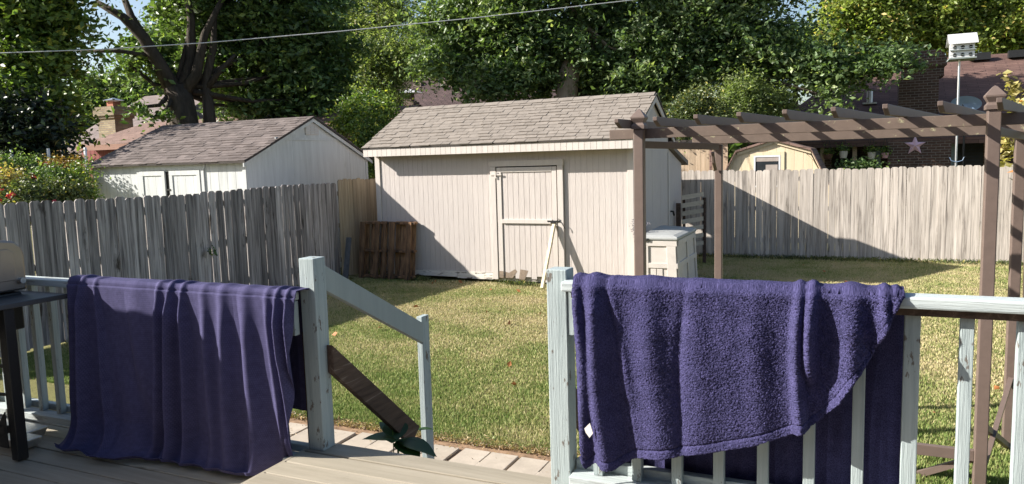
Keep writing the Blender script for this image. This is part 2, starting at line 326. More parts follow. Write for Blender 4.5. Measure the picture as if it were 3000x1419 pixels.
def grass():
    n = 800000
    # denser near the camera
    Y = 4.9+(rng.uniform(0, 1, n)**1.5)*13.0; X = rng.uniform(-1, 1, n)*0; lo_ = -9.0+0*Y; 
    X = rng.uniform(-9.0, 3.6, n)
    # far field outside view to right clipped
    k = (X < .85*Y+1) & (X > -1.7*Y+0) & (Y < 16.3) & ~((X > -8.3) & (X < -3.2) & (Y > 11.85))
    X, Y = X[k], Y[k]; n = len(X)
    edge = 4.93+.05*np.sin(X*3)+.05*np.sin(X*11)+rng.normal(size=n)*.05
    k = Y > edge; X, Y = X[k], Y[k]
    # bare patches
    bare = (np.sin(X*1.3+1)*np.sin(Y*1.7+.5)+np.sin(X*3.1+Y*1.9)*.5)
    k = (rng.uniform(0, 1, len(X)) > .25*(bare > .6)) & ~((Y > 11.3) & (X > -7.5) & (X < -3) & (rng.uniform(0, 1, len(X)) < .75)); X, Y = X[k], Y[k]; n = len(X)
    # grass beyond the left railing and far strips
    h = rng.uniform(.008, .020, n)*np.where(Y < 6.5, 1.15, .9)*(1+Y*.02); w = rng.uniform(.0028, .005, n)*(1+Y*.12)
    a = rng.uniform(0, 2*pi, n); lean = rng.uniform(.1, 1.1, n)*h; la = rng.uniform(0, 2*pi, n)
    z0 = np.full(n, -.012)
    P0 = np.stack([X-np.cos(a)*w, Y-np.sin(a)*w, z0], 1); P1 = np.stack([X+np.cos(a)*w, Y+np.sin(a)*w, z0], 1)
    P2 = np.stack([X+np.cos(la)*lean, Y+np.sin(la)*lean, h], 1)
    V = np.stack([P0, P1, P2], 1).reshape(-1, 3)
    me = bpy.data.meshes.new('grass'); me.vertices.add(3*n); me.vertices.foreach_set('co', V.ravel())
    me.loops.add(3*n); me.loops.foreach_set('vertex_index', np.arange(3*n)); me.polygons.add(n)
    me.polygons.foreach_set('loop_start', np.arange(n)*3); me.polygons.foreach_set('loop_total', np.full(n, 3)); me.update()
    m, t, b = newmat('grass blades'); v = coords(t, (1, 1, 1)); n1 = noise(t, v, .7, 4, .6)
    sp = N(t, 'SeparateXYZ'); t.links.new(v, sp.inputs[0])
    mr = N(t, 'MapRange'); t.links.new(sp.outputs[1], mr.inputs[0]); mr.inputs[1].default_value = 5; mr.inputs[2].default_value = 8.8; mr.inputs[3].default_value = -.12; mr.inputs[4].default_value = .25
    mr2 = N(t, 'MapRange'); t.links.new(sp.outputs[0], mr2.inputs[0]); mr2.inputs[1].default_value = -5; mr2.inputs[2].default_value = 1; mr2.inputs[3].default_value = .02; mr2.inputs[4].default_value = -.02
    g_ = N(t, 'NewGeometry'); s1 = N(t, 'Math', operation='MULTIPLY_ADD'); t.links.new(g_.outputs['Random Per Island'], s1.inputs[0]); s1.inputs[1].default_value = .6; nm_ = N(t, 'MapRange'); nm_.clamp = False; t.links.new(n1, nm_.inputs[0]); nm_.inputs[3].default_value = -.4; nm_.inputs[4].default_value = 1.4; t.links.new(nm_.outputs[0], s1.inputs[2])
    s2 = N(t, 'Math', operation='ADD'); t.links.new(s1.outputs[0], s2.inputs[0]); t.links.new(mr.outputs[0], s2.inputs[1])
    s3 = N(t, 'Math', operation='SUBTRACT'); t.links.new(s2.outputs[0], s3.inputs[0]); s3.inputs[1].default_value = .33
    c = ramp(t, s3.outputs[0], [(.12, (.14, .215, .05)), (.45, (.26, .31, .10)), (.66, (.42, .40, .18)), (.9, (.55, .47, .28))])
    t.links.new(c, b.inputs[0]); b.inputs['Roughness'].default_value = .6; b.inputs['Specular IOR Level'].default_value = .25
    tr = N(t, 'BsdfTranslucent'); t.links.new(c, tr.inputs[0]); mx = N(t, 'MixShader'); mx.inputs[0].default_value = .3
    t.links.new(b.outputs[0], mx.inputs[1]); t.links.new(tr.outputs[0], mx.inputs[2]); t.links.new(mx.outputs[0], t.nodes['Material Output'].inputs[0])
    me.materials.append(m); o = bpy.data.objects.new('grass', me); COL.objects.link(o); o['kind'] = 'stuff'
    o['label'] = 'short lawn, green near the paving and straw coloured further out'
    return o
grass()

# paving strip
pv = MB(); y = 2.98; row = 0
while y < 4.80:
    x = -5.2+(row % 2)*.23
    while x < 2.5:
        w = .44; gx = x+random.uniform(-.012, .012); y0 = y+random.uniform(-.012, .012); z = .012+random.uniform(0, .008); k3 = [0, .33, .66, 1] if row % 2 == 0 else [0, .5, 1]
        for a_, b_ in zip(k3[:-1], k3[1:]): pv.box(gx+a_*w+.004, gx+b_*w-.004, y0, y0+.42, -.01, z)
        c_ = .14 if row % 2 == 0 else .22
        pv.box(gx+.002, gx+w-.002, y0+(.005 if row % 2 else .42-c_), y0+(c_ if row % 2 else .415), -.012, z-.0005)
        x += w+.03
    y += .455; row += 1
struct(obj('paved_path', pv, m_paver, bevel=.003))
sl = MB(); sl.box(-6, 3, 2.5, 5.0, -.03, -.003); struct(obj('soil_bed', sl, m_soil))
# thatch and weeds in the joints
P = np.stack([rng.uniform(-5, 2, 9000), np.concatenate([4.86+np.abs(rng.normal(size=7500))*.07, rng.uniform(3.3, 4.9, 1500)]), np.full(9000, .012)], 1)
o = leaves('thatch', P, .035, leafmat('dry thatch', (.26, .17, .09), (.38, .28, .15), (.12, .17, .04), .2, 4), None, .16, 0); o['kind'] = 'stuff'; o['label'] = 'dry thatch along the lawn edge and between pavers'

# ------------------------------------------------------------------ deck
def deckboards(x0, x1, y0, y1, z, w=.138, gap=.007):
    d = MB(); y = y1
    while y > y0:
        ya = max(y0, y-w); zz = z-random.uniform(0, .004)
        d.box(x0, x1, ya, y-gap, zz-.032, zz); y -= w
    return d
d = deckboards(-7.5, -2.47, -1.0, 2.99, .63); struct(obj('deck', d, m_deck, bevel=.004, uv=False))
d = deckboards(-2.45, -.95, -1.0, 2.96, .75); d.box(-2.44, -.96, 2.93, 2.955, .4, .715)
struct(obj('deck_landing', d, m_deck, bevel=.004, uv=False))
d = MB(); d.box(-2.462, -2.446, -1, 2.955, .40, .747); d.box(-7.5, -2.46, 2.95, 2.98, .35, .597); d.box(-.95, 3, 2.95, 2.98, .35, .70); struct(obj('deck_skirt', d, m_deck, uv=False))
d = deckboards(-.93, 4.0, -1.0, 2.99, .75); struct(obj('deck_side', d, m_deck, bevel=.004, uv=False))
d = MB()
for i, z in enumerate((.5, .25)): d.box(-2.33, -1.13, 2.965+.28*i, 2.965+.28*(i+1), z-.035, z); d.box(-2.33, -1.13, 2.967+.28*(i+1), 2.985+.28*(i+1), z-.25, z-.04)
tag(obj('stair_steps', d, m_deck, bevel=.003), 'tan wooden steps down from the deck landing to the pavers', 'steps')

# the photographer's own house, behind the camera: it blocks the low sky behind the deck
hh = thing('house', 'dark brick house wall that the deck is built against, behind the viewer', 'house', (-3, -1.2, 0))
mb = MB(); mb.box(-14, 9, -1.45, -1.2, 0, 3.1); obj('wall', mb, m_brick_d, hh)
mb = MB(); mb.prism([(-14.5, -.7, 3.0), (-14.5, -5.5, 5.6), (-14.5, -10, 3.0), (-14.5, -10, 2.9), (-14.5, -5.5, 5.5), (-14.5, -.7, 2.9)], (24, 0, 0)); obj('roof', mb, m_roof_f, hh)
# left railing ------------------------------------------------------------
rl = thing('deck_railing', 'pale blue wooden railing on the left with a purple blanket over it', 'railing', (-4.4, 2.82, .63))
mb = MB(); mb.box(-7.2, -2.435, 2.745, 2.835, 1.50, 1.54); obj('top_rail', mb, m_bluex, rl, bevel=.006)
mb = MB(); mb.box(-7.2, -2.435, 2.745, 2.835, .69, .73); obj('bottom_rail', mb, m_bluex, rl, bevel=.004)
mb = MB(); mb.box(-7.2, -2.435, 2.84, 2.878, .725, .765); obj('bottom_rail', mb, m_bluex, rl, bevel=.003)
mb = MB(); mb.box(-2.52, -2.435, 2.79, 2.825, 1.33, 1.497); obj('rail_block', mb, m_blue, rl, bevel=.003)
for i in range(19):
    x = -4.243-.16*(i-11)
    if x > -2.5: continue
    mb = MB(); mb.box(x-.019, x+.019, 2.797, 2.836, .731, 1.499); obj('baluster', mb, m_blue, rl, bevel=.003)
mb = MB(); a = .000
mb.box(-2.432, -2.343, 2.84, 2.929, .75, 1.70); obj('post', mb, m_blue, rl, bevel=.004)
mb = MB(); mb.box(-2.463, -2.447, 2.872, 2.90, .63, 1.33); obj('end_board', mb, m_bare, rl)
# right railing -----------------------------------------------------------
rr = thing('deck_railing', 'pale blue wooden railing on the right with a thick blue towel over it', 'railing', (-.4, 2.82, .75))
mb = MB(); mb.box(-1.052, 2.4, 2.742, 2.83, 1.62, 1.66); obj('top_rail', mb, m_bluex, rr, bevel=.007)
mb = MB(); mb.box(-1.02, 2.4, 2.775, 2.81, 1.592, 1.617); obj('rail_backing', mb, m_bare, rr)
mb = MB(); mb.box(-1.035, 2.4, 2.745, 2.835, .82, .862); obj('bottom_rail', mb, m_bluex, rr, bevel=.004)
mb = MB(); mb.box(-1.035, 2.4, 2.84, 2.878, .855, .90); obj('bottom_rail', mb, m_bluex, rr, bevel=.003)
mb = MB(); mb.box(-1.042, -.985, 2.79, 2.825, 1.435, 1.617); obj('rail_block', mb, m_blue, rr, bevel=.003)
for i in range(22):
    x = -.926+.1582*i
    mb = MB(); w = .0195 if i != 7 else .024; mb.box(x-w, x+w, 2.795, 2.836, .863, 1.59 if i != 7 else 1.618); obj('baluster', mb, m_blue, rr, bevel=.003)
mb = MB(); mb.box(-1.128, -1.042, 2.785, 2.872, .62, 1.70); obj('post', mb, m_blue, rr, bevel=.004)
# stair handrail
hr = thing('stair_handrail', 'pale blue sloping stair handrail ending at a short leaning post', 'handrail', (-2.37, 3.87, 0))
mb = MB(); mb.prism([(-2.395, 2.932, 1.66), (-2.395, 2.932, 1.535), (-2.395, 3.83, 1.055), (-2.395, 3.83, 1.18)], (.038, 0, 0)); obj('rail_board', mb, m_post_dark, hr, bevel=.003)
mb = MB(); mb.box(-2.405, -2.367, 3.832, 3.915, 0, 1.215); obj('post', mb, m_blue, hr, bevel=.003)
mb = MB(); mb.prism([(-2.340, 2.90, 1.27), (-2.340, 2.90, 1.13), (-2.340, 3.565, .525), (-2.340, 3.66, .60)], (.036, 0, 0)); tag(obj('lower_board', mb, m_bare, hr, bevel=.003), 'weathered dark brown lower board', None) if False else obj('lower_board', mb, m_bare, hr, bevel=.003, label='weathered dark brown lower board')
mb = MB(); mb.prism([(-1.10, 2.875, 1.22), (-1.10, 2.875, 1.08), (-1.10, 3.6, .50), (-1.10, 3.66, .60)], (.036, 0, 0))
tag(obj('stair_lower_board', mb, m_bare), 'dark weathered board sloping down behind the right stair post', 'board')

# ------------------------------------------------------------------ towels
def gmesh(name, V, nu, nv, uvs, mat, parent=None, thick=.006, base=None):
    V = V.reshape(-1, 3); b0 = np.array(base)
    me = bpy.data.meshes.new(name); fs = [(j*nu+i, j*nu+i+1, (j+1)*nu+i+1, (j+1)*nu+i) for j in range(nv-1) for i in range(nu-1)]
    me.from_pydata((V-b0).tolist(), [], fs); ul = me.uv_layers.new(name='UVMap')
    li = np.zeros(len(me.loops), int); me.loops.foreach_get('vertex_index', li); ul.data.foreach_set('uv', uvs.reshape(-1, 2)[li].ravel())
    me.shade_smooth(); me.materials.append(mat); o = bpy.data.objects.new(name, me); COL.objects.link(o); o.location = base
    s = o.modifiers.new('thickness', 'SOLIDIFY'); s.thickness = thick; s.offset = 1
    return o
def sm(a, b, x): t = np.clip((x-a)/(b-a), 0, 1); return t*t*(3-2*t)
def vnoise(X, Y, s, seed=0):
    r = np.random.default_rng(seed); out = 0
    for k in range(6):
        a, b_, c_ = r.normal(size=3); out = out+np.sin(s*(X*a*1.3+Y*b_*1.3)+c_*5)
    return out/6
def clothmat(name, col, hi, kind):
    m, t, b = newmat(name); c = N(t, 'TexCoord')
    b.inputs['Sheen Weight'].default_value = .0
    b.inputs['Sheen Tint'].default_value = (.55, .5, .8, 1)
    b.inputs['Roughness'].default_value = .95; b.inputs['Specular IOR Level'].default_value = .1
    if kind == 'terry':
        mp = N(t, 'Mapping'); mp.inputs['Scale'].default_value = (1, .6, 1); t.links.new(c.outputs['UV'], mp.inputs[0])
        n1 = noise(t, mp.outputs[0], 330, 3, .6, .6); n2 = noise(t, c.outputs['UV'], 18, 4, .6)
        cc = ramp(t, n1, [(.30, tuple(.7*a_+.3*b_*.6 for a_, b_ in zip(col, hi))), (.66, hi)]); cc = mixc(t, 1.0, cc, ramp(t, n2, [(.3, (.8, .8, .8)), (.7, (1.2, 1.15, 1.15))]), 'MULTIPLY')
        lf = noise(t, c.outputs['UV'], 9, 6, .75); lk = ramp(t, lf, [(.735, (0, 0, 0)), (.75, (1, 1, 1))]); cc = mixc(t, lk, cc, (.22, .15, .13))
        bump(t, b, n1, .8, .007)
    else:
        br = N(t, 'TexBrick', offset=.5); t.links.new(c.outputs['UV'], br.inputs[0]); br.inputs['Scale'].default_value = 1
        br.inputs['Brick Width'].default_value = .0075; br.inputs['Row Height'].default_value = .0105; br.inputs['Mortar Size'].default_value = .0012
        br.inputs['Color1'].default_value = (*hi, 1); br.inputs['Color2'].default_value = (*[.9*x for x in hi], 1); br.inputs['Mortar'].default_value = (*[(a_+b_)/2 for a_, b_ in zip(col, hi)], 1)
        n2 = noise(t, c.outputs['UV'], 30, 4, .6)
        cc = mixc(t, 1.0, br.outputs['Color'], ramp(t, n2, [(.3, (.85, .85, .85)), (.7, (1.15, 1.15, 1.15))]), 'MULTIPLY')
        iv = N(t, 'Math', operation='SUBTRACT'); iv.inputs[0].default_value = 1; t.links.new(br.outputs['Fac'], iv.inputs[1]); ch = bump(t, b, iv.outputs[0], .12, .001)
        n4 = noise(t, c.outputs['UV'], 300, 2, .5); bump(t, b, n4, .25, .002, ch)
    t.links.new(cc, b.inputs['Base Color']); return m
m_terry = clothmat('navy terry plush', (.010, .011, .042), (.083, .079, .188), 'terry')
m_waffle = clothmat('purple waffle weave', (.034, .033, .082), (.074, .069, .145), 'waffle')

def right_towel():
    nu, nf, ntp, nb = 420, 260, 16, 90
    xs = np.linspace(0, 1, nu); yT = 2.742; ztop = 1.66
    tx0, tx1 = 1682., 2650.
    hem_px = [(1702, 1352), (1716, 1374), (1745, 1358), (1765, 1372), (1800, 1374), (1850, 1352), (1900, 1348), (2000, 1338), (2100, 1326), (2200, 1310), (2300, 1285), (2350, 1268), (2400, 1238), (2450, 1195), (2490, 1135), (2530, 1085), (2560, 1035), (2595, 975), (2618, 925), (2638, 890), (2650, 872)]
    hx = []; hz = []
    for a, b in hem_px: p = atY(a, b, 2.70); hx.append(p.x); hz.append(p.z)
    X0, X1 = atY(tx0, 820, 2.742).x, atY(tx1, 862, 2.742).x
    xb = np.linspace(hx[0], hx[-1], nu); zb = np.interp(xb, hx, hz)
    xt = np.linspace(X0, X1, nu)
    q = lambda px: (atY(px, 850, 2.742).x)
    folds = [  # px top, px bottom, width m, amp, s_full, fade bottom
        (1695, 1712, .018, .020, 0, 0), (1735, 1772, .030, .034, 0, 0), (1795, 1845, .020, .010, .0, .5), (1778, 1850, .014, -.012, 0, 0), (1900, 1935, .05, .022, .1, 0),
        (2000, 1990, .016, -.008, .05, 0), (2040, 2050, .05, .014, .1, 0), (2120, 2150, .06, .008, .2, 0), (2215, 2230, .04, .010, .1, 0), (2290, 2290, .04, -.004, .2, 0),
        (2340, 2352, .016, .030, 0, 0), (2385, 2370, .017, .038, 0, .35), (2425, 2440, .018, -.004, 0, 0), (2500, 2480, .035, .030, .02, 0), (2545, 2560, .02, -.006, .1, 0), (2600, 2590, .016, .028, 0, 0), (2632, 2625, .010, .022, 0, 0)]
    V = []; U = []
    def disp(X, xt_, s, L):
        v = s/np.maximum(L, .05); D = 0
        for a, b, w, A, s0, fb in folds:
            c = q(a)+(q(b)-q(a))*np.minimum(s/.62, 1.2)+.008*np.sin(s*9+a)
            amp = 1.6*A*(.40+.60*sm(0, .12+s0, s))*(1-(.9*sm(fb*.6, fb, s) if fb > 0 else 0)); ww = w*(1+.5*s)
            D = D+amp*np.exp(-((X-c)/ww)**2)
        return np.maximum(D, -.006)+.006*vnoise(X, s, 14, 1)+.0022*vnoise(X, s, 60, 2)
    s_rows = np.linspace(1, 0, nf)
    L = ztop-zb
    for f in s_rows:
        s = f*L; X = xt+(xb-xt)*np.minimum(1, f)**1.0; D = disp(X, xt, s, L); z = ztop-s
        rnd = np.clip(1-s/.02, 0, 1)
        D = D-.006*np.exp(-((L-s-.032)/.005)**2); Y = yT-.010-D + rnd**2*.012
        hemroll = .006*np.exp(-((L-s)/.02)**2)
        V.append(np.stack([X, Y-hemroll, z], 1)); U.append(np.stack([X, -s], 1))
    top0 = disp(xt, xt, 0*xt, L)
    for k in range(1, ntp):
        f = k/ntp; Y = yT-.004+f*.104; zz = ztop+.014+top0*.75*np.sin(pi*min(1, .25+f*.75))+.004*sin(pi*f)
        V.append(np.stack([xt, Y+0*xt, zz], 1)); U.append(np.stack([xt, 0*xt+f*.09], 1))
    xbk = np.linspace(X0+.03, X1+.035, nu)
    for k in range(nb):
        s = .02+k/(nb-1)*.98; f = min(1, k/12); X = xt+(xbk-xt)*sm(0, .2, s)
        D = .006+.012*np.sin(X*32+1)*sm(0, .3, s)+.008*np.sin(X*71)*sm(.1, .6, s)
        V.append(np.stack([X, 2.842+.045*sm(0, .12, s)+np.abs(D), ztop+.005-s+0*X], 1)); U.append(np.stack([X, 0*X+.1+s], 1))
    V = np.array(V); U = np.array(U)
    fz = .0013*rng.normal(size=V.shape[:2]); V[:, :, 1] += fz*(np.arange(V.shape[0])[:, None] < nf); V[:, :, 2] += .5*fz
    o = gmesh('towel', V, nu, V.shape[0], U, m_terry, thick=.005, base=(-.4, 2.78, .68))
    tag(o, 'thick navy plush towel draped over the right railing', 'towel')
    p = atY(1718, 1258, 2.71); q1 = atY(1734, 1285, 2.71); q2 = atY(1722, 1292, 2.71); q3 = atY(1709, 1264, 2.71)
    mb = MB(); mb.prism([atY(x, y, 2.675) for x, y in ((1712, 1256), (1728, 1240), (1737, 1270), (1727, 1283), (1716, 1268))], (0, .002, 0)); obj('care_tag', mb, m_tag, o, label='white care tag') 
right_towel()
def left_towel():
    nu, nf, ntp, nb = 420, 260, 14, 40; yT = 2.745; ztop = 1.54
    X0, X1 = atY(203, 810, 2.745).x, atY(868, 862, 2.745).x
    hemp = [(165, 1318), (185, 1332), (235, 1338), (262, 1352), (300, 1362), (350, 1360), (400, 1358), (470, 1362), (540, 1376), (620, 1390), (680, 1400), (735, 1409), (790, 1400), (850, 1380), (890, 1360)]
    hx = []; hy = []
    for a, b in hemp: p = atZ(a, b, .635); hx.append(p.x); hy.append(p.y)
    xb = np.linspace(hx[0], -2.475, nu); yb = np.interp(xb, hx, hy); xt = np.linspace(X0, X1, nu)
    q = lambda px: atY(px, 850, 2.745).x
    B = lambda px: atY(px, 1300, 2.60).x
    folds = [(215, 200, .03, .020, .0, 0), (248, 232, .022, .036, 0, 0), (285, 300, .018, .018, 0, .4), (330, 420, .05, -.014, .05, 0), (400, 380, .08, .016, .2, 0), (470, 430, .022, .026, .02, 0),
             (505, 470, .019, .036, 0, 0), (540, 522, .018, .028, 0, 0), (560, 560, .022, -.006, .05, 0), (600, 590, .03, .018, .1, 0), (655, 640, .035, .026, .1, 0), (690, 690, .015, -.010, .1, 0), (720, 715, .04, .024, .1, 0),
             (785, 790, .022, .020, .0, 0), (815, 806, .016, .030, 0, 0), (845, 832, .014, .026, 0, 0)]
    def disp(X, s):
        D = 0
        for a, b, w, A, s0, fb in folds:
            f = np.minimum(s/.92, 1.1); c = q(a)+(B(b)-q(a))*f+.01*np.sin(s*6+a)*f
            amp = 1.6*A*(.4+.6*sm(0, .15+s0, s))*(1+.5*s); ww = w*(.9+.5*s)
            D = D+amp*np.exp(-((X-c)/ww)**2)
        return D+.004*vnoise(X, s, 9, 4)
    V = []; U = []
    Hh = ztop-.645
    for j in range(nf):
        f = 1-j/(nf-1); s = f*1.12
        z = ztop-np.minimum(s, .80)-np.clip(s-.80, 0, .32)*.32*0; 
        # last part sweeps out on to the boards
        dr = np.clip((s-.72)/.40, 0, 1); z = ztop-np.minimum(s, .72)-(Hh-.72)*np.sin(dr*pi/2)
        X = xt+(xb-xt)*(f**.9); outw = (yT-yb)*(.25*sm(.1, .8, s)+.75*dr**1.6)
        lift = .010*np.abs(np.sin(X*17+2))*dr+.022*np.exp(-((1-f)/.03)**2)
        D = np.maximum(disp(X, s), 0)*(1-.6*dr**2); Y = yT-.010-D-outw + (s < .015)*.008
        V.append(np.stack([X, Y, np.maximum(z+lift+.35*D*dr, .636)], 1)); U.append(np.stack([X+0*X, 0*X-s], 1))
    top0 = disp(xt, 0*xt)
    for k in range(1, ntp):
        f = k/ntp; V.append(np.stack([xt, yT-.004+f*.104+0*xt, ztop+.016+np.maximum(top0, 0)*.8*np.sin(pi*min(1, .25+f*.75))], 1)); U.append(np.stack([xt, 0*xt+f*.09], 1))
    for k in range(nb):
        s = .02+k/(nb-1)*.6; V.append(np.stack([xt, 2.843+.05*sm(0, .12, s)+.01*np.abs(np.sin(xt*25)), ztop-s+0*xt], 1)); U.append(np.stack([xt, 0*xt+.1+s], 1))
    V = np.array(V); U = np.array(U)
    o = gmesh('blanket', V, nu, V.shape[0], U, m_waffle, thick=.003, base=(-3.3, 2.75, .64))
    tag(o, 'purple waffle weave blanket hanging over the left railing to the deck', 'blanket')
left_towel()

# ------------------------------------------------------------------ grill
gr = thing('grill', 'black and stainless barbecue grill cart at the left edge', 'grill', (-4.8, 2.3, .63))
mb = MB(); mb.prism([(-4.78, 2.12, 1.448), (-3.98, 2.20, 1.448), (-3.955, 2.72, 1.448), (-4.78, 2.72, 1.448)], (0, 0, .028)); obj('side_shelf', mb, m_blackp, gr, bevel=.004)
mb = MB(); pr = [(2.66, 1.50), (2.66, 1.70), (2.645, 1.745), (2.61, 1.775), (2.55, 1.785), (2.2, 1.80), (2.02, 1.72), (1.95, 1.50)]
mb.prism([(-5.3, a, z) for a, z in pr], (1.10, 0, 0)); lid = obj('lid', mb, m_steel, gr, bevel=.012)
mb = MB(); mb.prism([(-4.199, a, z) for a, z in [(2.60, 1.56), (2.60, 1.71), (2.57, 1.735), (2.2, 1.74), (2.1, 1.69), (2.08, 1.56)]], (.006, 0, 0)); obj('lid_panel', mb, m_steel, lid, bevel=.003)
mb = MB(); mb.tube([(-4.20, 2.625, 1.555), (-4.175, 2.625, 1.555)], .016, 12); obj('bolt', mb, m_alu, lid)
mb = MB(); mb.box(-5.28, -4.22, 1.98, 2.64, 1.28, 1.49); obj('firebox', mb, m_black, gr, bevel=.01)
for (x, y) in ((-4.02, 2.42), (-5.25, 2.42), (-4.25, 2.0), (-5.25, 2.0)):
    mb = MB(); mb.box(x-.028, x+.028, y-.028, y+.028, .632, 1.447); obj('leg', mb, m_black, gr, bevel=.003)
mb = MB(); mb.beam((-4.05, 2.40, .80), (-4.6, 2.15, .72), .02, .04); mb.beam((-4.05, 2.42, 1.13), (-4.9, 2.42, 1.15), .014, .014); mb.beam((-4.05, 2.42, .98), (-4.9, 2.42, .93), .014, .014)
mb.prism([(-4.05, 2.38, .70), (-4.05, 2.38, .90), (-4.22, 2.38, .70)], (0, .006, 0)); mb.box(-5.2, -4.05, 2.39, 2.43, 1.36, 1.446); obj('frame_bar', mb, m_black, gr)
mb = MB()
for (x0, y0, w, d_) in ((-4.62, 2.56, .40, .14), (-4.35, 2.48, .26, .10)):
    mb.hexa([(x0+.02, y0+.02, .637), (x0+w-.02, y0+.02, .637), (x0+w-.02, y0+d_, .637), (x0+.02, y0+d_, .637), (x0, y0, .69), (x0+w, y0, .69), (x0+w, y0+d_+.02, .69), (x0, y0+d_+.02, .69)])
tag(obj('foil_pan', mb, m_foil, bevel=.01), 'shallow foil pans on the deck behind the grill leg', 'pan')
# unseen stack outside the frame, added and shaped to throw the blanket's shade
mb = MB(); prof = [(-6.2, .632), (-4.50, .632), (-4.48, 1.82), (-4.50, 2.05), (-4.60, 2.30), (-4.75, 2.47), (-4.95, 2.55), (-6.1, 2.62), (-6.2, 2.5)]
mb.prism([(x, 1.72, z) for x, z in prof], (0, .16, 0)); tag(obj('blanket_shade_caster', mb, plain('grey tarp', (.2, .2, .19), .8), bevel=.04), 'tall unseen tarpaulin stack, added left of the grill to shade the blanket', 'tarpaulin')

# ------------------------------------------------------------------ white shed
def shingles(mb, o, u, v, Lu, Lv, ex=.14, wr=(.14, .34), th=.010, seed=3, gap=.004):
    """courses of overlapping tabs on a roof plane; o lower corner, u along, v up the slope"""
    rn = random.Random(seed); o, u, v = Vector(o), Vector(u).normalized(), Vector(v).normalized(); n = u.cross(v)
    if n.z < 0: n = -n
    k = 0; y = 0
    while y < Lv-.02:
        x = -rn.uniform(0, .2)
        while x < Lu:
            w = rn.uniform(*wr); x0 = max(0, x); x1 = min(Lu, x+w-gap)
            if x1-x0 > .02:
                t_ = th*rn.choice((.7, 1.0, 1.5)); e = ex+rn.choice((0, 0, .0, .012)); y0 = y-(e-ex); y1 = min(Lv, y+ex*1.25)
                a = o+u*x0+v*y0; b = o+u*x1+v*y0; c = o+u*x1+v*y1; d = o+u*x0+v*y1
                mb.hexa([a, b, c, d, a+n*t_*1.4, b+n*t_*1.4, c+n*.003, d+n*.003])
            x += w
        y += ex; k += 1
    return mb
def siding(mb, x0, x1, y, z0, z1, pitch=.102, g=.004, th=.0075):
    x = x0
    while x < x1-.01:
        a = min(x+pitch-g, x1); mb.box(x, a, y-th, y, z0, z1); x += pitch
    mb.box(x0+.001, x1-.001, y-.003, y+.05, z0+.002, z1-.002)
def sidingX(mb, X, y0, y1, z0, ztop, pitch=.2, g=.006, th=.012):
    y = y0
    while y < y1-.01:
        a = min(y+pitch-g, y1); mb.hexa([(X-.02, y, z0), (X+th, y, z0), (X+th, a, z0), (X-.02, a, z0), (X-.02, y, ztop(y)), (X+th, y, ztop(y)), (X+th, a, ztop(a)), (X-.02, a, ztop(a))]); y += pitch

sx0, sx1, sy0, sy1 = -8.217, -3.279, 11.92, 14.43; zE, zR = 2.27, 3.22; OH = .28; RX = .08
sh = thing('garden_shed', 'off white wooden shed with one door and warm grey shingle roof, centre', 'shed', (sx0, sy0, 0))
ym = (sy0+sy1)/2; slope = (zR-zE-.17)/(ym-(sy0-OH)); ztopf = lambda y: (zE+.10+slope*(min(y, 2*ym-y)-(sy0-OH)))
mb = MB(); siding(mb, sx0+.09, -5.83, sy0, .16, 2.33); siding(mb, -4.46, sx1-.09, sy0, .03, 2.33); siding(mb, -5.83, -4.46, sy0, 2.13, 2.33)
mb.prism([(-5.82, sy0+.02, .02), (-4.46, sy0+.02, .02), (-4.46, sy0+.02, 2.2), (-5.82, sy0+.02, 2.2)], (0, .04, 0))
obj('front_wall', mb, m_white, sh)
mb = MB(); sidingX(mb, sx1, sy0+.02, sy1-.05, .05, lambda y: ztopf(y)-.02, .6, .004)
obj('side_wall', mb, m_white, sh)
mb = MB(); mb.prism([(sx0, sy0+.02, .05), (sx0, sy1, .05), (sx0, sy1, zE), (sx0, ym, ztopf(ym)-.03), (sx0, sy0+.02, zE)], (.03, 0, 0)); mb.box(sx0+.03, sx1-.02, sy1-.03, sy1, .05, zE); obj('side_wall', mb, m_white, sh)
mb = MB(); mb.box(sx0-.016, sx0+.088, sy0-.028, sy0-.002, .02, 2.33); mb.box(sx1-.088, sx1+.016, sy0-.03, sy0-.002, .02, 2.33); mb.box(sx1+.0125, sx1+.03, sy0-.0, sy0+.09, .02, 2.33); mb.box(sx1+.0125, sx1+.03, sy1-.09, sy1, .02, 2.2)
split('corner_trim', mb, m_trim, sh, bevel=.003)
mb = MB(); x = sx0+.09
while x < -5.83:
    w = random.uniform(.5, .9); a = min(-5.83, x+w); h0 = .035+random.uniform(0, .025); mb.box(x, a-.004, sy0-.024, sy0-.0125, h0, .165+random.uniform(-.01, .004)); x += w
obj('base_board', mb, m_rot, sh)
mb = MB(); mb.box(sx0-RX, sx1+RX, sy0-OH, sy0-OH+.02, zE, zE+.165); x = sx0-RX
while x < sx1+RX-.03: mb.box(x, min(x+.097, sx1+RX), sy0-OH-.006, sy0-OH-.001, zE, zE+.163); x += .1025
obj('fascia', mb, m_trim, sh)
mb = MB(); mb.prism([(sx0-RX, sy0-OH+.02, zE+.04), (sx0-RX, sy0, zE+.06), (sx0-RX, sy0, zE+.07), (sx0-RX, sy0-OH+.02, zE+.05)], (sx1-sx0+2*RX, 0, 0)); obj('soffit', mb, m_trim, sh)
ze = zE+.165
mb = MB()
for X in (sx0-RX-.001, sx1+RX-.02):
    yb = 2*ym-(sy0-OH)
    mb.prism([(X, sy0-OH, ze-.10), (X, ym, zR-.14), (X, ym, zR-.02), (X, sy0-OH, ze)], (.021, 0, 0)); mb.prism([(X, yb, ze-.10), (X, yb, ze), (X, ym, zR-.02), (X, ym, zR-.14)], (.021, 0, 0))
split('rake_board', mb, m_trim, sh)
rf = MB(); A = (sx0-RX-.02, sy0-OH-.02, ze-.005); vv = Vector((0, ym-(sy0-OH-.02), zR-(ze-.005))); Lv = vv.length
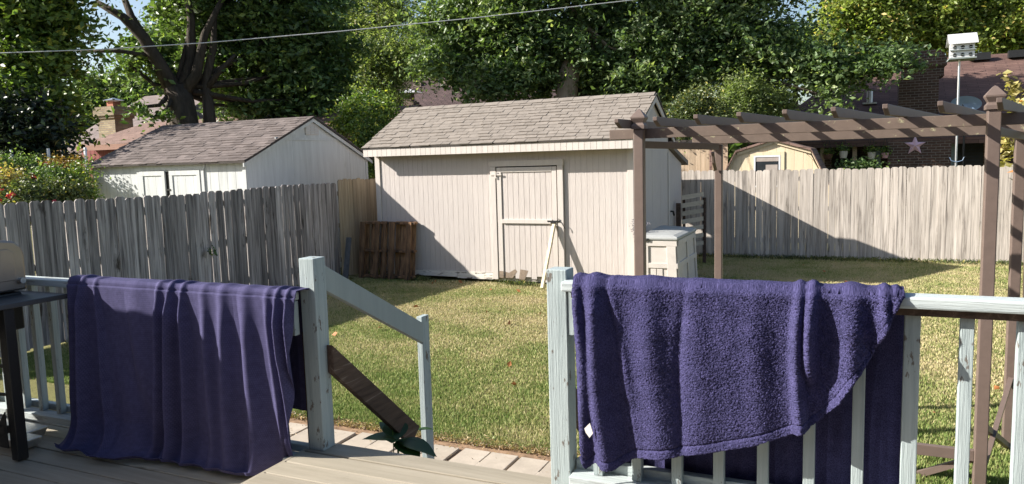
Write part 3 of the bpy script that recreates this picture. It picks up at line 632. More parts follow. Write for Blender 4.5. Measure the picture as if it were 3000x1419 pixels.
yb = 2*ym-(sy0-OH-.02)
rf2 = MB(); rf2.prism([(A[0], A[1], A[2]), (A[0], ym, zR), (A[0], yb, A[2]), (A[0], yb, A[2]-.018), (A[0], ym, zR-.02), (A[0], A[1], A[2]-.018)], (sx1-sx0+2*RX+.04, 0, 0))
roofdeck = obj('roof', rf2, m_edge, sh)
shingles(rf, Vector(A)+Vector((0, 0, .001)), (1, 0, 0), vv, sx1-sx0+2*RX+.04, Lv, .128, (.16, .25), .010, 3, .008)
shingles(rf, (A[0], yb, A[2]+.001), (1, 0, 0), (0, ym-yb, zR-A[2]), sx1-sx0+2*RX+.04, Lv, .128, (.16, .25), .010, 5, .008)
for i in range(17):
    x = A[0]+i*.3; rf.hexa([(x, ym-.12, zR-.045), (x+.31, ym-.12, zR-.04), (x+.31, ym, zR+.018), (x, ym, zR+.012), (x, ym-.12, zR-.035), (x+.31, ym-.12, zR-.03), (x+.31, ym, zR+.03), (x, ym, zR+.024)])
obj('shingles', rf, m_sh_c, roofdeck)
# door
dt = MB(); dt.box(-5.82, -5.72, sy0-.05, sy0-.001, .05, 2.03); dt.box(-4.57, -4.47, sy0-.05, sy0-.001, .05, 2.03); dt.box(-5.83, -4.46, sy0-.06, sy0-.001, 2.032, 2.13); split('door_frame', dt, m_trim, sh, bevel=.003)
dr = MB(); x = -5.70
while x < -4.60: dr.box(x, min(x+.096, -4.59), sy0-.026, sy0-.006, .10+random.uniform(-.035, .03), 2.0); x += .102
dr.box(-5.698, -4.592, sy0-.015, sy0+.0, .12, 1.998)
door = obj('door', dr, m_white, sh); mb = MB(); mb.box(-5.719, -5.699, sy0-.004, sy0-.0035, .05, 2.03); mb.box(-4.589, -4.571, sy0-.004, sy0-.0035, .05, 2.03); mb.box(-5.719, -4.571, sy0-.0055, sy0-.0045, 2.001, 2.031); split('dark_gap_strip', mb, m_dark, sh)  # near-black strips stand in for the shade between door and frame
dr = MB(); dr.box(-5.70, -5.615, sy0-.042, sy0-.027, .12, 2.012); dr.box(-4.67, -4.588, sy0-.042, sy0-.027, .10, 2.012); dr.box(-5.612, -4.673, sy0-.042, sy0-.027, 1.93, 2.012); dr.box(-5.612, -4.673, sy0-.058, sy0-.027, 1.045, 1.115)
split('door_trim', dr, m_trim, door, bevel=.003)
mb = MB(); mb.prism([(-5.62, sy0-.028, .08), (-5.45, sy0-.028, .08), (-5.36, sy0-.028, .20), (-5.40, sy0-.028, .24), (-5.52, sy0-.028, .17), (-5.60, sy0-.028, .19)], (0, .001, 0)); mb.prism([(-5.33, sy0-.028, .06), (-5.22, sy0-.028, .06), (-5.15, sy0-.028, .22), (-5.30, sy0-.028, .24)], (0, .001, 0)) ; mb.box(-5.70, -5.62, sy0-.046, sy0-.0425, .08, .20)
obj('rotten_patch', mb, plain('rotten grey brown wood', (.24, .185, .14), .9, .3, 20), door)
mb = MB(); mb.box(-5.81, -5.60, sy0-.062, sy0-.052, 1.88, 1.905); mb.box(-5.73, -5.70, sy0-.068, sy0-.0625, 1.83, 1.95); split('hinge', mb, m_trim, door)
mb = MB(); mb.box(-4.76, -4.53, sy0-.062, sy0-.045, 1.075, 1.10); mb.tube([(-4.58, sy0-.06, 1.10), (-4.56, sy0-.07, 1.13), (-4.54, sy0-.06, 1.12)], .007); mb.box(-4.70, -4.62, sy0-.066, sy0-.045, 1.05, 1.08); mb.tube([(-4.52, sy0-.05, 1.08), (-4.47, sy0-.07, 1.02), (-4.44, sy0-.06, .96)], .006); obj('latch', mb, m_black, door)
# lean-to at the back
lt = MB(); lp = [(sx1, sy1+.0, .05), (sx1, 15.62, .05), (sx1, 15.62, 1.97), (sx1, sy1, 2.27)]
lt.prism([(p[0]-.03, p[1], p[2]) for p in lp], (.03, 0, 0)); obj('lean_to_wall', lt, m_white, sh)
lt = MB(); lt.prism([(sx1-2.2, sy1-.02, 2.29), (sx1-2.2, 15.95, 1.93), (sx1-2.2, 15.95, 2.02), (sx1-2.2, sy1-.02, 2.36)], (2.28, 0, 0)); obj('lean_to_roof', lt, m_sh_c, sh)
lt = MB(); lt.box(sx1+.001, sx1+.02, 14.43, 14.50, .05, 2.25); lt.tube([(sx1+.03, 14.52, 1.03), (sx1+.07, 14.54, 1.03)], .03, 8); obj('side_latch', lt, m_black, sh) if False else None
mb = MB(); mb.tube([(sx1+.01, 14.58, 1.06), (sx1+.06, 14.58, 1.06), (sx1+.07, 14.62, .98)], .02, 6); obj('side_hook', mb, m_black, sh)

# stick propping the door
mb = MB(); mb.beam((-4.735, 11.50, 0), (-4.63, 11.845, 1.04), .062, .04); tag(obj('prop_stick', mb, wood('peeled pale stick', [(.3, (.5, .42, .30)), (.7, (.72, .64, .48))], (20, 20, 3)), bevel=.006), 'pale peeled stick propped against the shed door latch', 'stick')
# ------------------------------------------------------------------ pallet and plank
pl = thing('pallet', 'dark brown wooden pallet standing on edge by the shed corner', 'pallet', (-8.0, 11.55, 0))
x0, x1, zt = -8.52, -7.33, 1.06
T = lambda y, z: y+.13*z
def plx(mb, xa, xb, ya, yb, za, zb):
    mb.hexa([(xa, T(ya, za), za), (xb, T(ya, za), za), (xb, T(yb, za), za), (xa, T(yb, za), za), (xa, T(ya, zb), zb), (xb, T(ya, zb), zb), (xb, T(yb, zb), zb), (xa, T(yb, zb), zb)])
for xa, w in ((-8.52, .11), (-8.18, .09), (-8.00, .06), (-7.87, .12), (-7.50, .11)):
    mb = MB(); plx(mb, xa, xa+w, 11.60, 11.618, .01, zt); obj('face_board', mb, m_pallet, pl, bevel=.002)
for xa, w in ((-8.50, .10), (-8.35, .17), (-8.13, .13), (-7.80, .09), (-7.70, .14), (-7.50, .13)):
    mb = MB(); plx(mb, xa, xa+w, 11.735, 11.75, .01, zt); obj('back_board', mb, m_pallet, pl)
for z in (.03, .50, zt-.045):
    mb = MB(); plx(mb, x0, x1, 11.62, 11.732, z, z+.04); obj('stringer', mb, m_pallet, pl, bevel=.002)
mb = MB(); mb.beam((-8.60, 11.30, 0), (-8.63, 11.52, .78), .10, .03, side=(1, .3, 0)); tag(obj('grey_plank', mb, m_greyboard, bevel=.003), 'short dark grey plank leaning beside the wooden pallet', 'plank')

# ------------------------------------------------------------------ fences
def picket(mb, p, u, w, z0, z1, n, th=.016, dog=.028):
    """dog-eared picket, base centre p, along u, facing n"""
    p, u, n = Vector(p), Vector(u), Vector(n); a = p-u*w/2; 
    poly = [a+Vector((0, 0, z0)), a+u*w+Vector((0, 0, z0)), a+u*w+Vector((0, 0, z1-dog)), a+u*(w-dog)+Vector((0, 0, z1)), a+u*dog+Vector((0, 0, z1)), a+Vector((0, 0, z1-dog))]
    lean = random.uniform(-.004, .004); poly = [q+u*(q.z-z0)*lean for q in poly]
    mb.prism(poly, n*th)
def fence(label, A, B, h, mat, facing, ranges, name='picket_fence', dyn=None, back=1):
    A, B = Vector(A), Vector(B); L = (B-A).length; u = (B-A)/L; n = Vector(facing)
    f = thing(name, label, 'fence', (A.x, A.y, 0))
    mb = MB(); s = 0
    while s < L-.1:
        w = random.uniform(.128, .142); g_ = random.choice((.003, .004, .007, .011)) if dyn else random.choice((.002, .003, .004)); p = A+u*(s+w/2)+n*random.uniform(0, .006)
        picket(mb, p, u, w, random.uniform(0.0, .03), h(s)+random.uniform(-.012, .012), n); s += w+g_
    obj('pickets', mb, mat, f)
    mb = MB()
    for z in (.35, 1.0, 1.6): mb.beam(A-n*.025+Vector((0, 0, z)), B-n*.025+Vector((0, 0, z)), .038, .085)
    obj('fence_rail', mb, mat, f)
    s = .3
    while s < L:
        mb = MB(); p = A+u*s-n*.09; mb.box(p.x-.045, p.x+.045, p.y-.045, p.y+.045, 0, 1.7); obj('fence_post', mb, mat, f); s += 2.4
    return f
fence('grey dog eared picket fence in full sun right of the shed', (-5.9, 16.27, 0), (4.6, 16.27, 0), lambda s: 1.80+.012*sin(s*.9), m_pick_r, (0, -1, 0), None)
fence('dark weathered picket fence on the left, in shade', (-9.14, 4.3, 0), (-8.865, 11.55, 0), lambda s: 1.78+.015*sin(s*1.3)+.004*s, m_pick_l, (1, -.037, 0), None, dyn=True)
fence('newer yellowish taller pickets joining the shed corner', (-8.862, 11.56, 0), (-8.79, 13.9, 0), lambda s: 1.86+.01*sin(s*5), m_pick_n, (1, -.037, 0), None)

# ------------------------------------------------------------------ neighbour's white shed
ns = thing('garden_shed', 'whitish neighbour shed with double doors and brown shingles behind the left fence', 'shed', (-11.7, 12, 0))
nx0, nx1, ny0, ny1 = -13.72, -9.8, 10.22, 13.85; nzE, nzR = 2.25, 3.10; nym = (ny0+ny1)/2
mb = MB(); siding(mb, nx0, nx1, ny0, 0, 2.27, .205, .008); obj('front_wall', mb, m_nwhite, ns)
zt_ = lambda y: nzE+.02+(nzR-nzE-.06)*(1-abs(y-nym)/(nym-ny0))
mb = MB(); sidingX(mb, nx1-.001, ny0+.05, nym, 0, zt_, 1.2, .004); sidingX(mb, nx1-.001, nym, ny1, 0, zt_, 1.2, .004); obj('side_wall', mb, m_nwhite, ns)
mb = MB(); mb.box(nx0, nx0+.02, ny0, ny1, 0, 2.3); mb.box(nx0, nx1, ny1-.02, ny1, 0, 2.3); obj('back_wall', mb, m_nwhite, ns)
mb = MB(); mb.box(nx1-.06, nx1+.022, ny0-.03, ny0-.013, 0, 2.26); mb.box(nx1+.0125, nx1+.028, ny0-.012, ny0+.06, 0, 2.26); mb.box(nx0-.01, nx0+.07, ny0-.03, ny0-.013, 0, 2.26); mb.box(nx1+.0125, nx1+.028, ny1-.07, ny1, 0, 2.26)
mb.box(nx0-.05, nx1+.03, ny0-.07, ny0-.05, nzE-.03, nzE+.03)
split('corner_trim', mb, m_nwhite, ns)
mb = MB(); mb.box(nx1+.013, nx1+.03, nym-1.05, nym+1.1, 2.63, 2.68); split('gable_batten', mb, m_nwhite, ns)
mb = MB(); mb.box(nx1+.013, nx1+.035, nym-.20, nym+.20, 2.74, 2.97)
vent = obj('gable_vent', mb, m_trim, ns); mb = MB()
for i in range(3):
    for k in range(7): y = nym-.185+i*.127; mb.box(nx1+.036, nx1+.042, y, y+.108, 2.755+k*.03, 2.768+k*.03)
obj('louvre', mb, m_nwhite, vent)
mb = MB(); mb.box(-12.53, -10.75, ny0-.035, ny0-.013, 2.125, 2.22); mb.box(-12.50, -12.42, ny0-.033, ny0-.013, 0, 2.123); mb.box(-10.86, -10.78, ny0-.033, ny0-.013, 0, 2.123); split('door_frame', mb, m_nwhite, ns)
for a, b in ((-12.41, -11.76), (-11.64, -10.87)):
    mb = MB(); x = a
    while x < b-.02: mb.box(x, min(x+.195, b), ny0-.03, ny0-.014, .05, 2.09); x += .2
    dd = obj('door', mb, m_nwhite, ns); mb = MB(); mb.box(a, b, ny0-.045, ny0-.031, 2.03, 2.115); mb.box(a, a+.08, ny0-.045, ny0-.031, .05, 2.028); mb.box(b-.08, b, ny0-.045, ny0-.031, .05, 2.028); split('door_trim', mb, m_nwhite, dd)
mb = MB(); mb.box(-11.755, -11.645, ny0-.0135, ny0-.0125, .05, 2.1); obj('dark_gap_strip', mb, m_dark, ns); mb = MB(); mb.box(-11.72, -11.62, ny0-.055, ny0-.046, 1.75, 1.78); obj('door_latch', mb, m_black, ns)
A = Vector((nx0-.10, ny0-.12, nzE)); vv = Vector((0, nym-A.y, nzR-nzE)); yb = 2*nym-A.y; LL = nx1-nx0+.2
mb = MB(); mb.prism([(A.x, A.y, A.z), (A.x, nym, nzR), (A.x, yb, A.z), (A.x, yb, A.z-.03), (A.x, nym, nzR-.035), (A.x, A.y, A.z-.03)], (LL, 0, 0)); nr = obj('roof', mb, m_edge, ns)
mb = MB(); shingles(mb, A+Vector((0, 0, .001)), (1, 0, 0), vv, LL, vv.length, .125, (.12, .3), .009, 8); shingles(mb, (A.x, yb, A.z+.001), (1, 0, 0), (0, nym-yb, nzR-nzE), LL, vv.length, .14, (.12, .4), .012, 9); obj('shingles', mb, m_sh_n, nr)
mb = MB(); X = nx1+.055
mb.prism([(X, A.y, A.z-.10), (X, nym, nzR-.11), (X, nym, nzR-.037), (X, A.y, A.z-.032)], (.02, 0, 0)); mb.prism([(X, yb, A.z-.10), (X, yb, A.z-.032), (X, nym, nzR-.037), (X, nym, nzR-.11)], (.02, 0, 0)); split('rake_board', mb, m_nwhite, ns)

# ------------------------------------------------------------------ pergola (swing arbour)
pg = thing('pergola', 'brown vinyl garden pergola with speckled beams on the right', 'pergola', (-.3, 5.8, 0))
PY0, PY1 = 5.35, 6.15
def post(x, y, z1, w=.072, finial=True):
    mb = MB(); mb.box(x, x+w, y, y+w, 0, z1); p = obj('post', mb, m_brown, pg, bevel=.006)
    if finial:
        c = (x+w/2, y+w/2); mb = MB(); rs = [(0, .048), (.025, .048), (.04, .036), (.045, .036), (.075, .052), (.085, .052), (.135, .013), (.143, .001)]
        vs = []; fs = []
        for i, (dz, r) in enumerate(rs):
            for sx, sy in ((-1, -1), (1, -1), (1, 1), (-1, 1)): vs.append((c[0]+sx*r, c[1]+sy*r, z1+.001+dz))
        for i in range(len(rs)-1):
            for k in range(4): k2 = (k+1) % 4; fs.append((i*4+k, i*4+k2, i*4+4+k2, i*4+4+k))
        fs.append((3, 2, 1, 0)); mb.add(vs, fs); obj('finial', mb, m_brown, p, bevel=.002)
    return p
xa = atY(1857, 600, PY0).x; xc = atY(2891, 420, PY0).x
zA = atY(1880, 378, PY0).z; zC = atY(2915, 321, PY0).z
post(xa, PY0, zA); post(xc, PY0, zC)
xb_ = atY(2093, 650, PY1).x; xd = atY(2968, 600, PY1).x
post(xb_, PY1, 2.215, .058, False); post(xd, PY1, 2.215, .066, False)
def bx2(name, x0_, x1_, y0_, y1_, z0_, z1_, mt): mb = MB(); mb.box(x0_, x1_, y0_, y1_, z0_, z1_); return obj(name, mb, mt, pg, bevel=.003)
zb0 = 2.268; bx2('beam', xa-.2, 2.6, PY0+.074, PY0+.10, zb0, zb0+.072, m_brownx)
bx2('beam', xb_-.17, 2.6, PY1-.03, PY1-.004, 2.222, 2.288, m_brownx)
# side pieces
mb = MB(); mb.beam((xa+.02, PY0+.074, 2.226), (xb_+.03, PY1-.032, 2.20), .026, .052); obj('side_beam', mb, m_brown, pg, bevel=.003)
mb = MB(); mb.beam((xc+.05, PY0+.074, 2.235), (xd+.03, PY1-.032, 2.205), .026, .052); obj('side_beam', mb, m_brown, pg, bevel=.003)
mb = MB(); mb.tube([(xb_+.01, PY1-.02, 2.02), (xb_+.01, PY1-.10, 2.08), (xb_+.01, PY1-.14, 2.155)], .014, 6); obj('bracket', mb, m_brown, pg)
# rafters run skewed, overhanging the front beam
for i in range(-1, 8):
    x = -1.277+.291*i; ye = 5.16-.03*i; yl = 6.35; k = .307; z0_ = zb0+.0735; z1_ = z0_+.062; sl_ = -.03
    mb = MB(); X_ = lambda y: x+k*(y-5.16); pr_ = [(ye, z1_+.004), (ye, z1_-.022), (ye+.05, z0_), (yl, z0_+sl_*.0), (yl, z1_+sl_)]
    mb.prism([(X_(y), y, z) for y, z in pr_], (.030, 0, 0)); obj('rafter', mb, m_brown, pg, bevel=.003)
# swing and bracing
bar = atY(2740, 1331, PY0)
mb = MB(); mb.box(xa+.07, xc, PY0+.01, PY0+.05, .165, .235); obj('cross_bar', mb, m_brown, pg, bevel=.003)
mb = MB(); mb.beam((xc+.06, PY0+.05, .12), (xd+.03, PY1, .50), .03, .05, side=(1, 0, 0)); obj('brace', mb, m_brown, pg)
mb = MB(); mb.beam((xc+.04, PY0+.05, .40), (xd+.03, PY1, .02), .03, .04, side=(1, 0, 0)); obj('brace', mb, m_brown, pg)
mb = MB(); mb.beam((xc-.30, PY0+.1, -.0), (xc+.0, PY0+.05, .17), .03, .04); obj('brace', mb, m_brown, pg)

# ------------------------------------------------------------------ deck box, back pallet
bxo = thing('storage_box', 'pale grey resin storage box with darker lid against the shed side', 'storage box', (-2.9, 12.1, 0))
X0b, X1b, Y0b, Y1b, Zb = -3.04, -2.48, 11.4, 12.85, .84
def tp(x, y, z): k = 1+.07*(1-z/Zb); cx, cy = (X0b+X1b)/2-.35*0, (Y0b+Y1b)/2; return ((x-X0b)*k+X0b, cy+(y-cy)*(1+.03*(1-z/Zb)), z)
def tbox(mb, x0_, x1_, y0_, y1_, z0_, z1_):
    mb.hexa([tp(x0_, y0_, z0_), tp(x1_, y0_, z0_), tp(x1_, y1_, z0_), tp(x0_, y1_, z0_), tp(x0_, y0_, z1_), tp(x1_, y0_, z1_), tp(x1_, y1_, z1_), tp(x0_, y1_, z1_)])
mb = MB(); tbox(mb, X0b, X1b, Y0b, Y1b, 0, Zb); body = obj('body', mb, m_resin, bxo, bevel=.01)
mb = MB()
for za, zb in ((.0, .08), (.42, .50), (.76, .84)): tbox(mb, X0b, X1b+.02, Y0b-.02, Y0b-.001, za, zb); tbox(mb, X1b+.001, X1b+.022, Y0b+.1, Y1b, za, zb)
for xa_ in (X0b, X1b-.14): tbox(mb, xa_, xa_+.14, Y0b-.021, Y0b-.001, .08, .76)
for ya_ in (Y0b, Y1b-.12, (Y0b+Y1b)/2): tbox(mb, X1b+.001, X1b+.021, ya_, ya_+.10, .08, .76)
x = X0b+.17
while x < X1b-.2: tbox(mb, x, x+.085, Y0b-.012, Y0b-.001, .09, .41); x += .095
obj('panel_rib', mb, m_resin, bxo, bevel=.006)
mb = MB(); vs = []
for z, e in ((Zb+.003, .02), (Zb+.03, .035), (Zb+.06, .03), (Zb+.085, -.05)): vs.append([(X0b-e*.2, Y0b-e, z), (X1b+e, Y0b-e, z), (X1b+e, Y1b+e, z), (X0b-e*.2, Y1b+e, z+(.03 if e < 0 else 0))])
fl = [p for r in vs for p in r]; fs = [(3, 2, 1, 0), (12, 13, 14, 15)]+[(i*4+k, i*4+(k+1) % 4, i*4+4+(k+1) % 4, i*4+4+k) for i in range(3) for k in range(4)]
mb.add(fl, fs); obj('lid', mb, m_resin_l, bxo, bevel=.008)
mb = MB(); c = (-3.02, 11.36, Zb+.02)
for i in range(3): mb.box(c[0]+i*.05, c[0]+.03+i*.05, 11.352, 11.364, Zb+.0, Zb+.04)
obj('latch', mb, m_black, bxo)
# dry twig plant behind the box
C = np.array([(-3.15, 11.75, 1.0)])+rng.normal(size=(260, 3))*np.array([.06, .08, .08]); tag(leaves('dried_plant', C, .05, plain('grey dried stems', (.22, .20, .22)), None, .2, -.2), 'small grey dried plant sitting on the storage box against the shed', 'plant')
bp = thing('pallet', 'pale slatted pallet end standing behind the storage box beside the fence', 'pallet', (-2.7, 15.2, 0))
mb = MB()
for i in range(7):
    z = .30+i*.16; mb.prism([(-3.12, 14.9, z), (-2.72, 15.0, z+.07), (-2.72, 15.0, z+.15), (-3.12, 14.9, z+.09)], (0, .02, 0))
obj('slat', mb, wood('pale slat', [(.3, (.45, .39, .31)), (.7, (.62, .55, .46))], (2, 20, 20)), bp)
mb = MB(); mb.box(-3.23, -3.14, 14.88, 14.92, 0, 1.2); mb.box(-2.74, -2.68, 15.03, 15.1, 0, 1.3); mb.box(-3.13, -3.08, 15.035, 15.05, 0, 1.3); obj('frame', mb, m_bare, bp)

# ------------------------------------------------------------------ barn shed behind the right fence
Yb = 19.0
bn = thing('barn_shed', 'cream gambrel barn shed with red brown roof and a small window behind the right fence', 'shed', (-1.8, Yb, 0))
P_ = [atY(x, y, Yb) for x, y in ((2125, 495), (2163, 447), (2272, 413), (2372, 440), (2420, 500))]
zs = [p.z for p in P_]; xs_ = [p.x for p in P_]
xl, xr, xm = xs_[0]-.25, xs_[4]+.15, (xs_[1]+xs_[3])/2; zl = 1.2
g1 = [(xl, zl), (xs_[1]-.02, zs[1]), (xm, zs[2]), (xs_[3]-.02, zs[1]+.0), (xr, zl)]
mb = MB(); mb.prism([(xl+.02, Yb, 0), (xr-.02, Yb, 0)]+[(x, Yb, z-.02) for x, z in reversed(g1)], (0, .05, 0))
x = xl+.03
while x < xr:
    zt = np.interp(x, [a for a, _ in g1], [b for _, b in g1])-.05
    zt2 = np.interp(min(x+.2, xr-.01), [a for a, _ in g1], [b for _, b in g1])-.05
    if min(zt, zt2) > 0: mb.hexa([(x, Yb-.015, 0), (x+.195, Yb-.015, 0), (x+.195, Yb-.001, 0), (x, Yb-.001, 0), (x, Yb-.015, zt), (x+.195, Yb-.015, zt2), (x+.195, Yb-.001, zt2), (x, Yb-.001, zt)])
    x += .2
obj('front_wall', mb, m_cream, bn)
mb = MB(); ro = [(xl-.05, zl-.06), (xs_[1]-.05, zs[1]+.05), (xm, zs[2]+.06), (xs_[3]+.03, zs[1]+.05), (xr+.05, zl-.06)]; ri = [(x, z-.05) for x, z in ro]
for i in range(4): mb.prism([(ro[i][0], Yb-.12, ro[i][1]), (ro[i+1][0], Yb-.12, ro[i+1][1]), (ri[i+1][0], Yb-.12, ri[i+1][1]), (ri[i][0], Yb-.12, ri[i][1])], (0, 2.6, 0))
obj('roof', mb, m_roof_m, bn)
mb = MB()
for i in range(4): mb.prism([(ri[i][0]+.02, Yb-.06, ri[i][1]-.002), (ri[i+1][0], Yb-.06, ri[i+1][1]-.002), (ri[i+1][0], Yb-.06, ri[i+1][1]-.075), (ri[i][0]+.02, Yb-.06, ri[i][1]-.075)], (0, .03, 0))
split('rake_board', mb, m_cream, bn)
w0, w1 = atY(2209, 457, Yb-.02), atY(2286, 497, Yb-.02); mb = MB(); zt, zb = w0.z, w0.z-.75
for a in ((w0.x, w0.x+.035, zb, zt), (w1.x-.035, w1.x, zb, zt), (w0.x+.035, w1.x-.035, zt-.035, zt), (w0.x+.035, w1.x-.035, zb, zb+.035)): mb.box(a[0], a[1], Yb-.045, Yb-.017, a[2], a[3])
win = obj('window', mb, m_winw, bn); mb = MB(); mb.box(w0.x+.035, w1.x-.035, Yb-.03, Yb-.02, zb+.035, zt-.035); obj('pane', mb, m_glass, win)
mb = MB(); mb.box(w0.x+.04, w1.x-.04, Yb-.034, Yb-.031, zt-.14, zt-.036); mb.box(w0.x+.27, w1.x-.06, Yb-.034, Yb-.031, zt-.6, zt-.22); obj('blind', mb, plain('paper in window', (.35, .30, .27), .8), win)
mb = MB(); 
for a in ((w0.x-.09, w0.x-.002, zb-.1, zt+.085), (w1.x+.002, w1.x+.09, zb-.1, zt+.085), (w0.x, w1.x, zt+.002, zt+.085)): mb.box(a[0], a[1], Yb-.04, Yb-.016, a[2], a[3])
split('window_trim', mb, m_cream, bn)
# tan board wall left of the barn shed
tw = thing('tan_board_shed', 'tan vertical board outbuilding seen between the pergola posts, partly shaded', 'outbuilding', (-3.2, 19.6, 0))
a, b_ = atY(1960, 470, 19.6), atY(2128, 440, 19.6); mb = MB(); x = a.x
while x < b_.x: mb.box(x, x+.13, 19.6, 19.62, 0, 2.45); x += .135
obj('wall', mb, m_tan, tw); mb = MB(); mb.box(a.x-.1, b_.x+.15, 19.5, 21, 2.45, 2.52); obj('roof', mb, m_edge, tw)
mb = MB(); p = atY(2082, 470, 19.5); mb.box(p.x-.03, p.x+.03, 19.5, 19.56, 0, 2.44); p = atY(2092, 470, 19.5); obj('corner_post', mb, m_roof_m, tw)

# ------------------------------------------------------------------ houses
def gz(px, py, Y): return atY(px, py, Y)
# right house, eaves at Y=24, ridge further back
rh = thing('house', 'brown roofed brick house with a dark chimney behind the right fence', 'house', (2, 24, 0))
Ye, Yr = 24.0, 29.0
e = gz(2700, 405, Ye); r_ = gz(2900, 160, Yr)
xL = gz(2190, 345, Ye).x; ze_, zr_ = 2.42, r_.z
xLr = gz(2620, 165, Yr).x
mb = MB(); mb.add([(xL, Ye, ze_), (14, Ye, ze_), (14, Yr, zr_), (xLr-1.2, Yr, zr_), (xL, 34, ze_), (14, 34, ze_)], [(0, 1, 2, 3), (0, 3, 4), (3, 2, 5, 4)])
mb.add([(xL, Ye, ze_-.18), (14, Ye, ze_-.18), (14, Ye, ze_-.005), (xL, Ye, ze_-.005)], [(0, 1, 2, 3)]); obj('roof', mb, m_roof_r, rh)
mb = MB(); yw = 25.6; mb.box(xL+.5, 13.5, yw, yw+.2, 0, 2.6); mb.box(xL+.5, xL+.7, yw+.2, 33, 0, 2.4); obj('wall', mb, m_brick_d, rh)
c0, c1 = gz(2632, 330, 24.6).x, gz(2748, 330, 24.6).x; zt = gz(2700, 148, 24.6).z
mb = MB(); mb.box(c0, c1, 24.6, 25.55, 0, zt-.75); mb.box(c0+.08, c1+.12, 24.62, 25.5, zt-.75, zt-.1); mb.box(c0+.02, c1+.18, 24.56, 25.6, zt-.45, zt-.2); mb.box(c0+.1, c1+.05, 24.66, 25.5, zt-.1, zt); ch = obj('chimney', mb, m_brick_d, rh)
mb = MB(); s0 = gz(2600, 400, 24.58); s1 = gz(2778, 500, 24.58); mb.box(s0.x, s1.x, 23.99, 24.18, 0, 2.35); obj('brick_pier', mb, m_brick_d, rh)
for px in (2410, 2504, 2573, 2783):
    p = gz(px, 450, 24.4); mb = MB(); w = .06 if px < 2700 else .12; mb.box(p.x-w, p.x+w, 24.3, 24.37, 0, 2.35); obj('porch_post', mb, m_greytrim if px > 2550 else m_tan, rh)
p0, p1 = gz(2806, 405, 24.5), gz(2895, 500, 24.5); mb = MB(); mb.box(p0.x, p1.x, 25.53, 25.59, .6, 2.3); wn = obj('window', mb, m_glass, rh)
mb = MB(); 
for i in range(16): mb.box(p0.x, p1.x, 25.51, 25.528, .7+i*.1, .72+i*.1)
obj('window_screen', mb, m_dark, wn)
p0 = gz(2435, 405, 24.5); mb = MB(); mb.box(p0.x, p0.x+.8, 25.53, 25.58, 0, 2.1); obj('door', mb, m_dark, rh)
for px, py in ((2885, 165), (2998, 158), (2655, 172)):
    p = gz(px-15, py+6, Yr-.4); mb = MB(); mb.box(p.x-.28, p.x+.28, Yr-.6, Yr-.35, zr_-.2, zr_+.02); obj('roof_vent', mb, m_black, rh)
p = gz(2550, 205, 26.2); kz = ze_+(zr_-ze_)*(26.2-Ye)/(Yr-Ye); mb = MB(); mb.tube([(p.x, 26.2, kz-.1), (p.x, 26.2, kz+.35)], .09, 10); mb.box(p.x-.2, p.x+.2, 26.0, 26.4, kz-.05, kz+.0); obj('vent_pipe', mb, m_alu, rh)
# star
st = MB(); c = gz(2681, 427, 23.9); Rr = .28; vs = [(c.x, 23.84, c.z)]
for k in range(10): a_ = pi/2+k*pi/5; r_2 = Rr if k % 2 == 0 else Rr*.42; vs.append((c.x+cos(a_)*r_2, 23.96, c.z+sin(a_)*r_2))
vs.append((c.x, 23.97, c.z)); st.add(vs, [(0, 1+k, 1+(k+1) % 10) for k in range(10)]+[(11, 1+(k+1) % 10, 1+k) for k in range(10)])
tag(obj('wall_star', st, m_star), 'dusty pink metal barn star on the dark brick wall', 'star')
def pot(px, py, Y, mt, w, h, lab, hang=.5):
    p = gz(px, py, Y); t_ = thing('hanging_pot', lab, 'plant pot', (p.x, p.y, p.z-h), 'pots hanging under the porch roof')
    mb = MB(); mb.tube([(p.x, Y, p.z-h), (p.x, Y, p.z-h*.5), (p.x, Y, p.z)], [w*.36, w*.45, w*.5], 14); obj('pot', mb, mt, t_, smooth=False)
    mb = MB()
    for dx in (-1, 1): mb.tube([(p.x+dx*w*.45, Y, p.z), (p.x, Y, p.z+hang)], .008, 5)
    obj('hanger', mb, m_black, t_); C = np.array([(p.x, Y, p.z+.06)])+rng.normal(size=(160, 3))*np.array([w*.4, w*.3, .07]); leaves('foliage', C, .07, L_mid, t_)
    return t_
pot(2471, 443, 23.9, m_pot, .24, .20, 'white round hanging pot, left of the three porch pots'); pot(2554, 446, 23.9, m_pot, .22, .20, 'cream pot with trailing plant under the porch, middle of the three'); pot(2593, 448, 23.9, m_pink, .20, .15, 'small pink rectangular hanging pot beside the brick pier')
pot(2425, 452, 23.9, m_terra, .28, .14, 'dark brown hanging basket with orange flowers under the porch')
C = np.concatenate([np.array([tuple(gz(2520, 488, 22.5))])+rng.normal(size=(900, 3))*np.array([.26, .2, .10])]); tag(leaves('porch_bush', C, .09, L_dark, None), 'dark green fern like bush below the porch pots', 'bush')
# birdhouse
bh = thing('birdhouse_pole', 'white two storey martin birdhouse on a tall metal pole', 'birdhouse', tuple(gz(2800, 560, 18.2).xy)+(0,))
b0 = gz(2803, 400, 18.2); b1 = gz(2812, 172, 18.2); mb = MB(); mb.tube([(b0.x, 18.2, 0), (b0.x, 18.2, b0.z), (b1.x-.01, 18.2, b1.z)], .022, 10); obj('pole', mb, m_alu, bh)
x0_, x1_ = gz(2783, 150, 18.2).x, gz(2852, 150, 18.2).x; zb = b1.z; zt = gz(2815, 128, 18.2).z; zr2 = gz(2815, 99, 18.2).z
mb = MB(); mb.box(x0_, x1_, 18.02, 18.38, zb, zt); hb = obj('house_body', mb, m_wpaint, bh)
zm = (zb+zt)/2; mb = MB(); mb.box(x0_-.03, x1_+.03, 17.93, 18.47, zb-.03, zb-.001); mb.box(x0_-.02, x1_+.02, 17.94, 18.018, zm-.012, zm+.004)
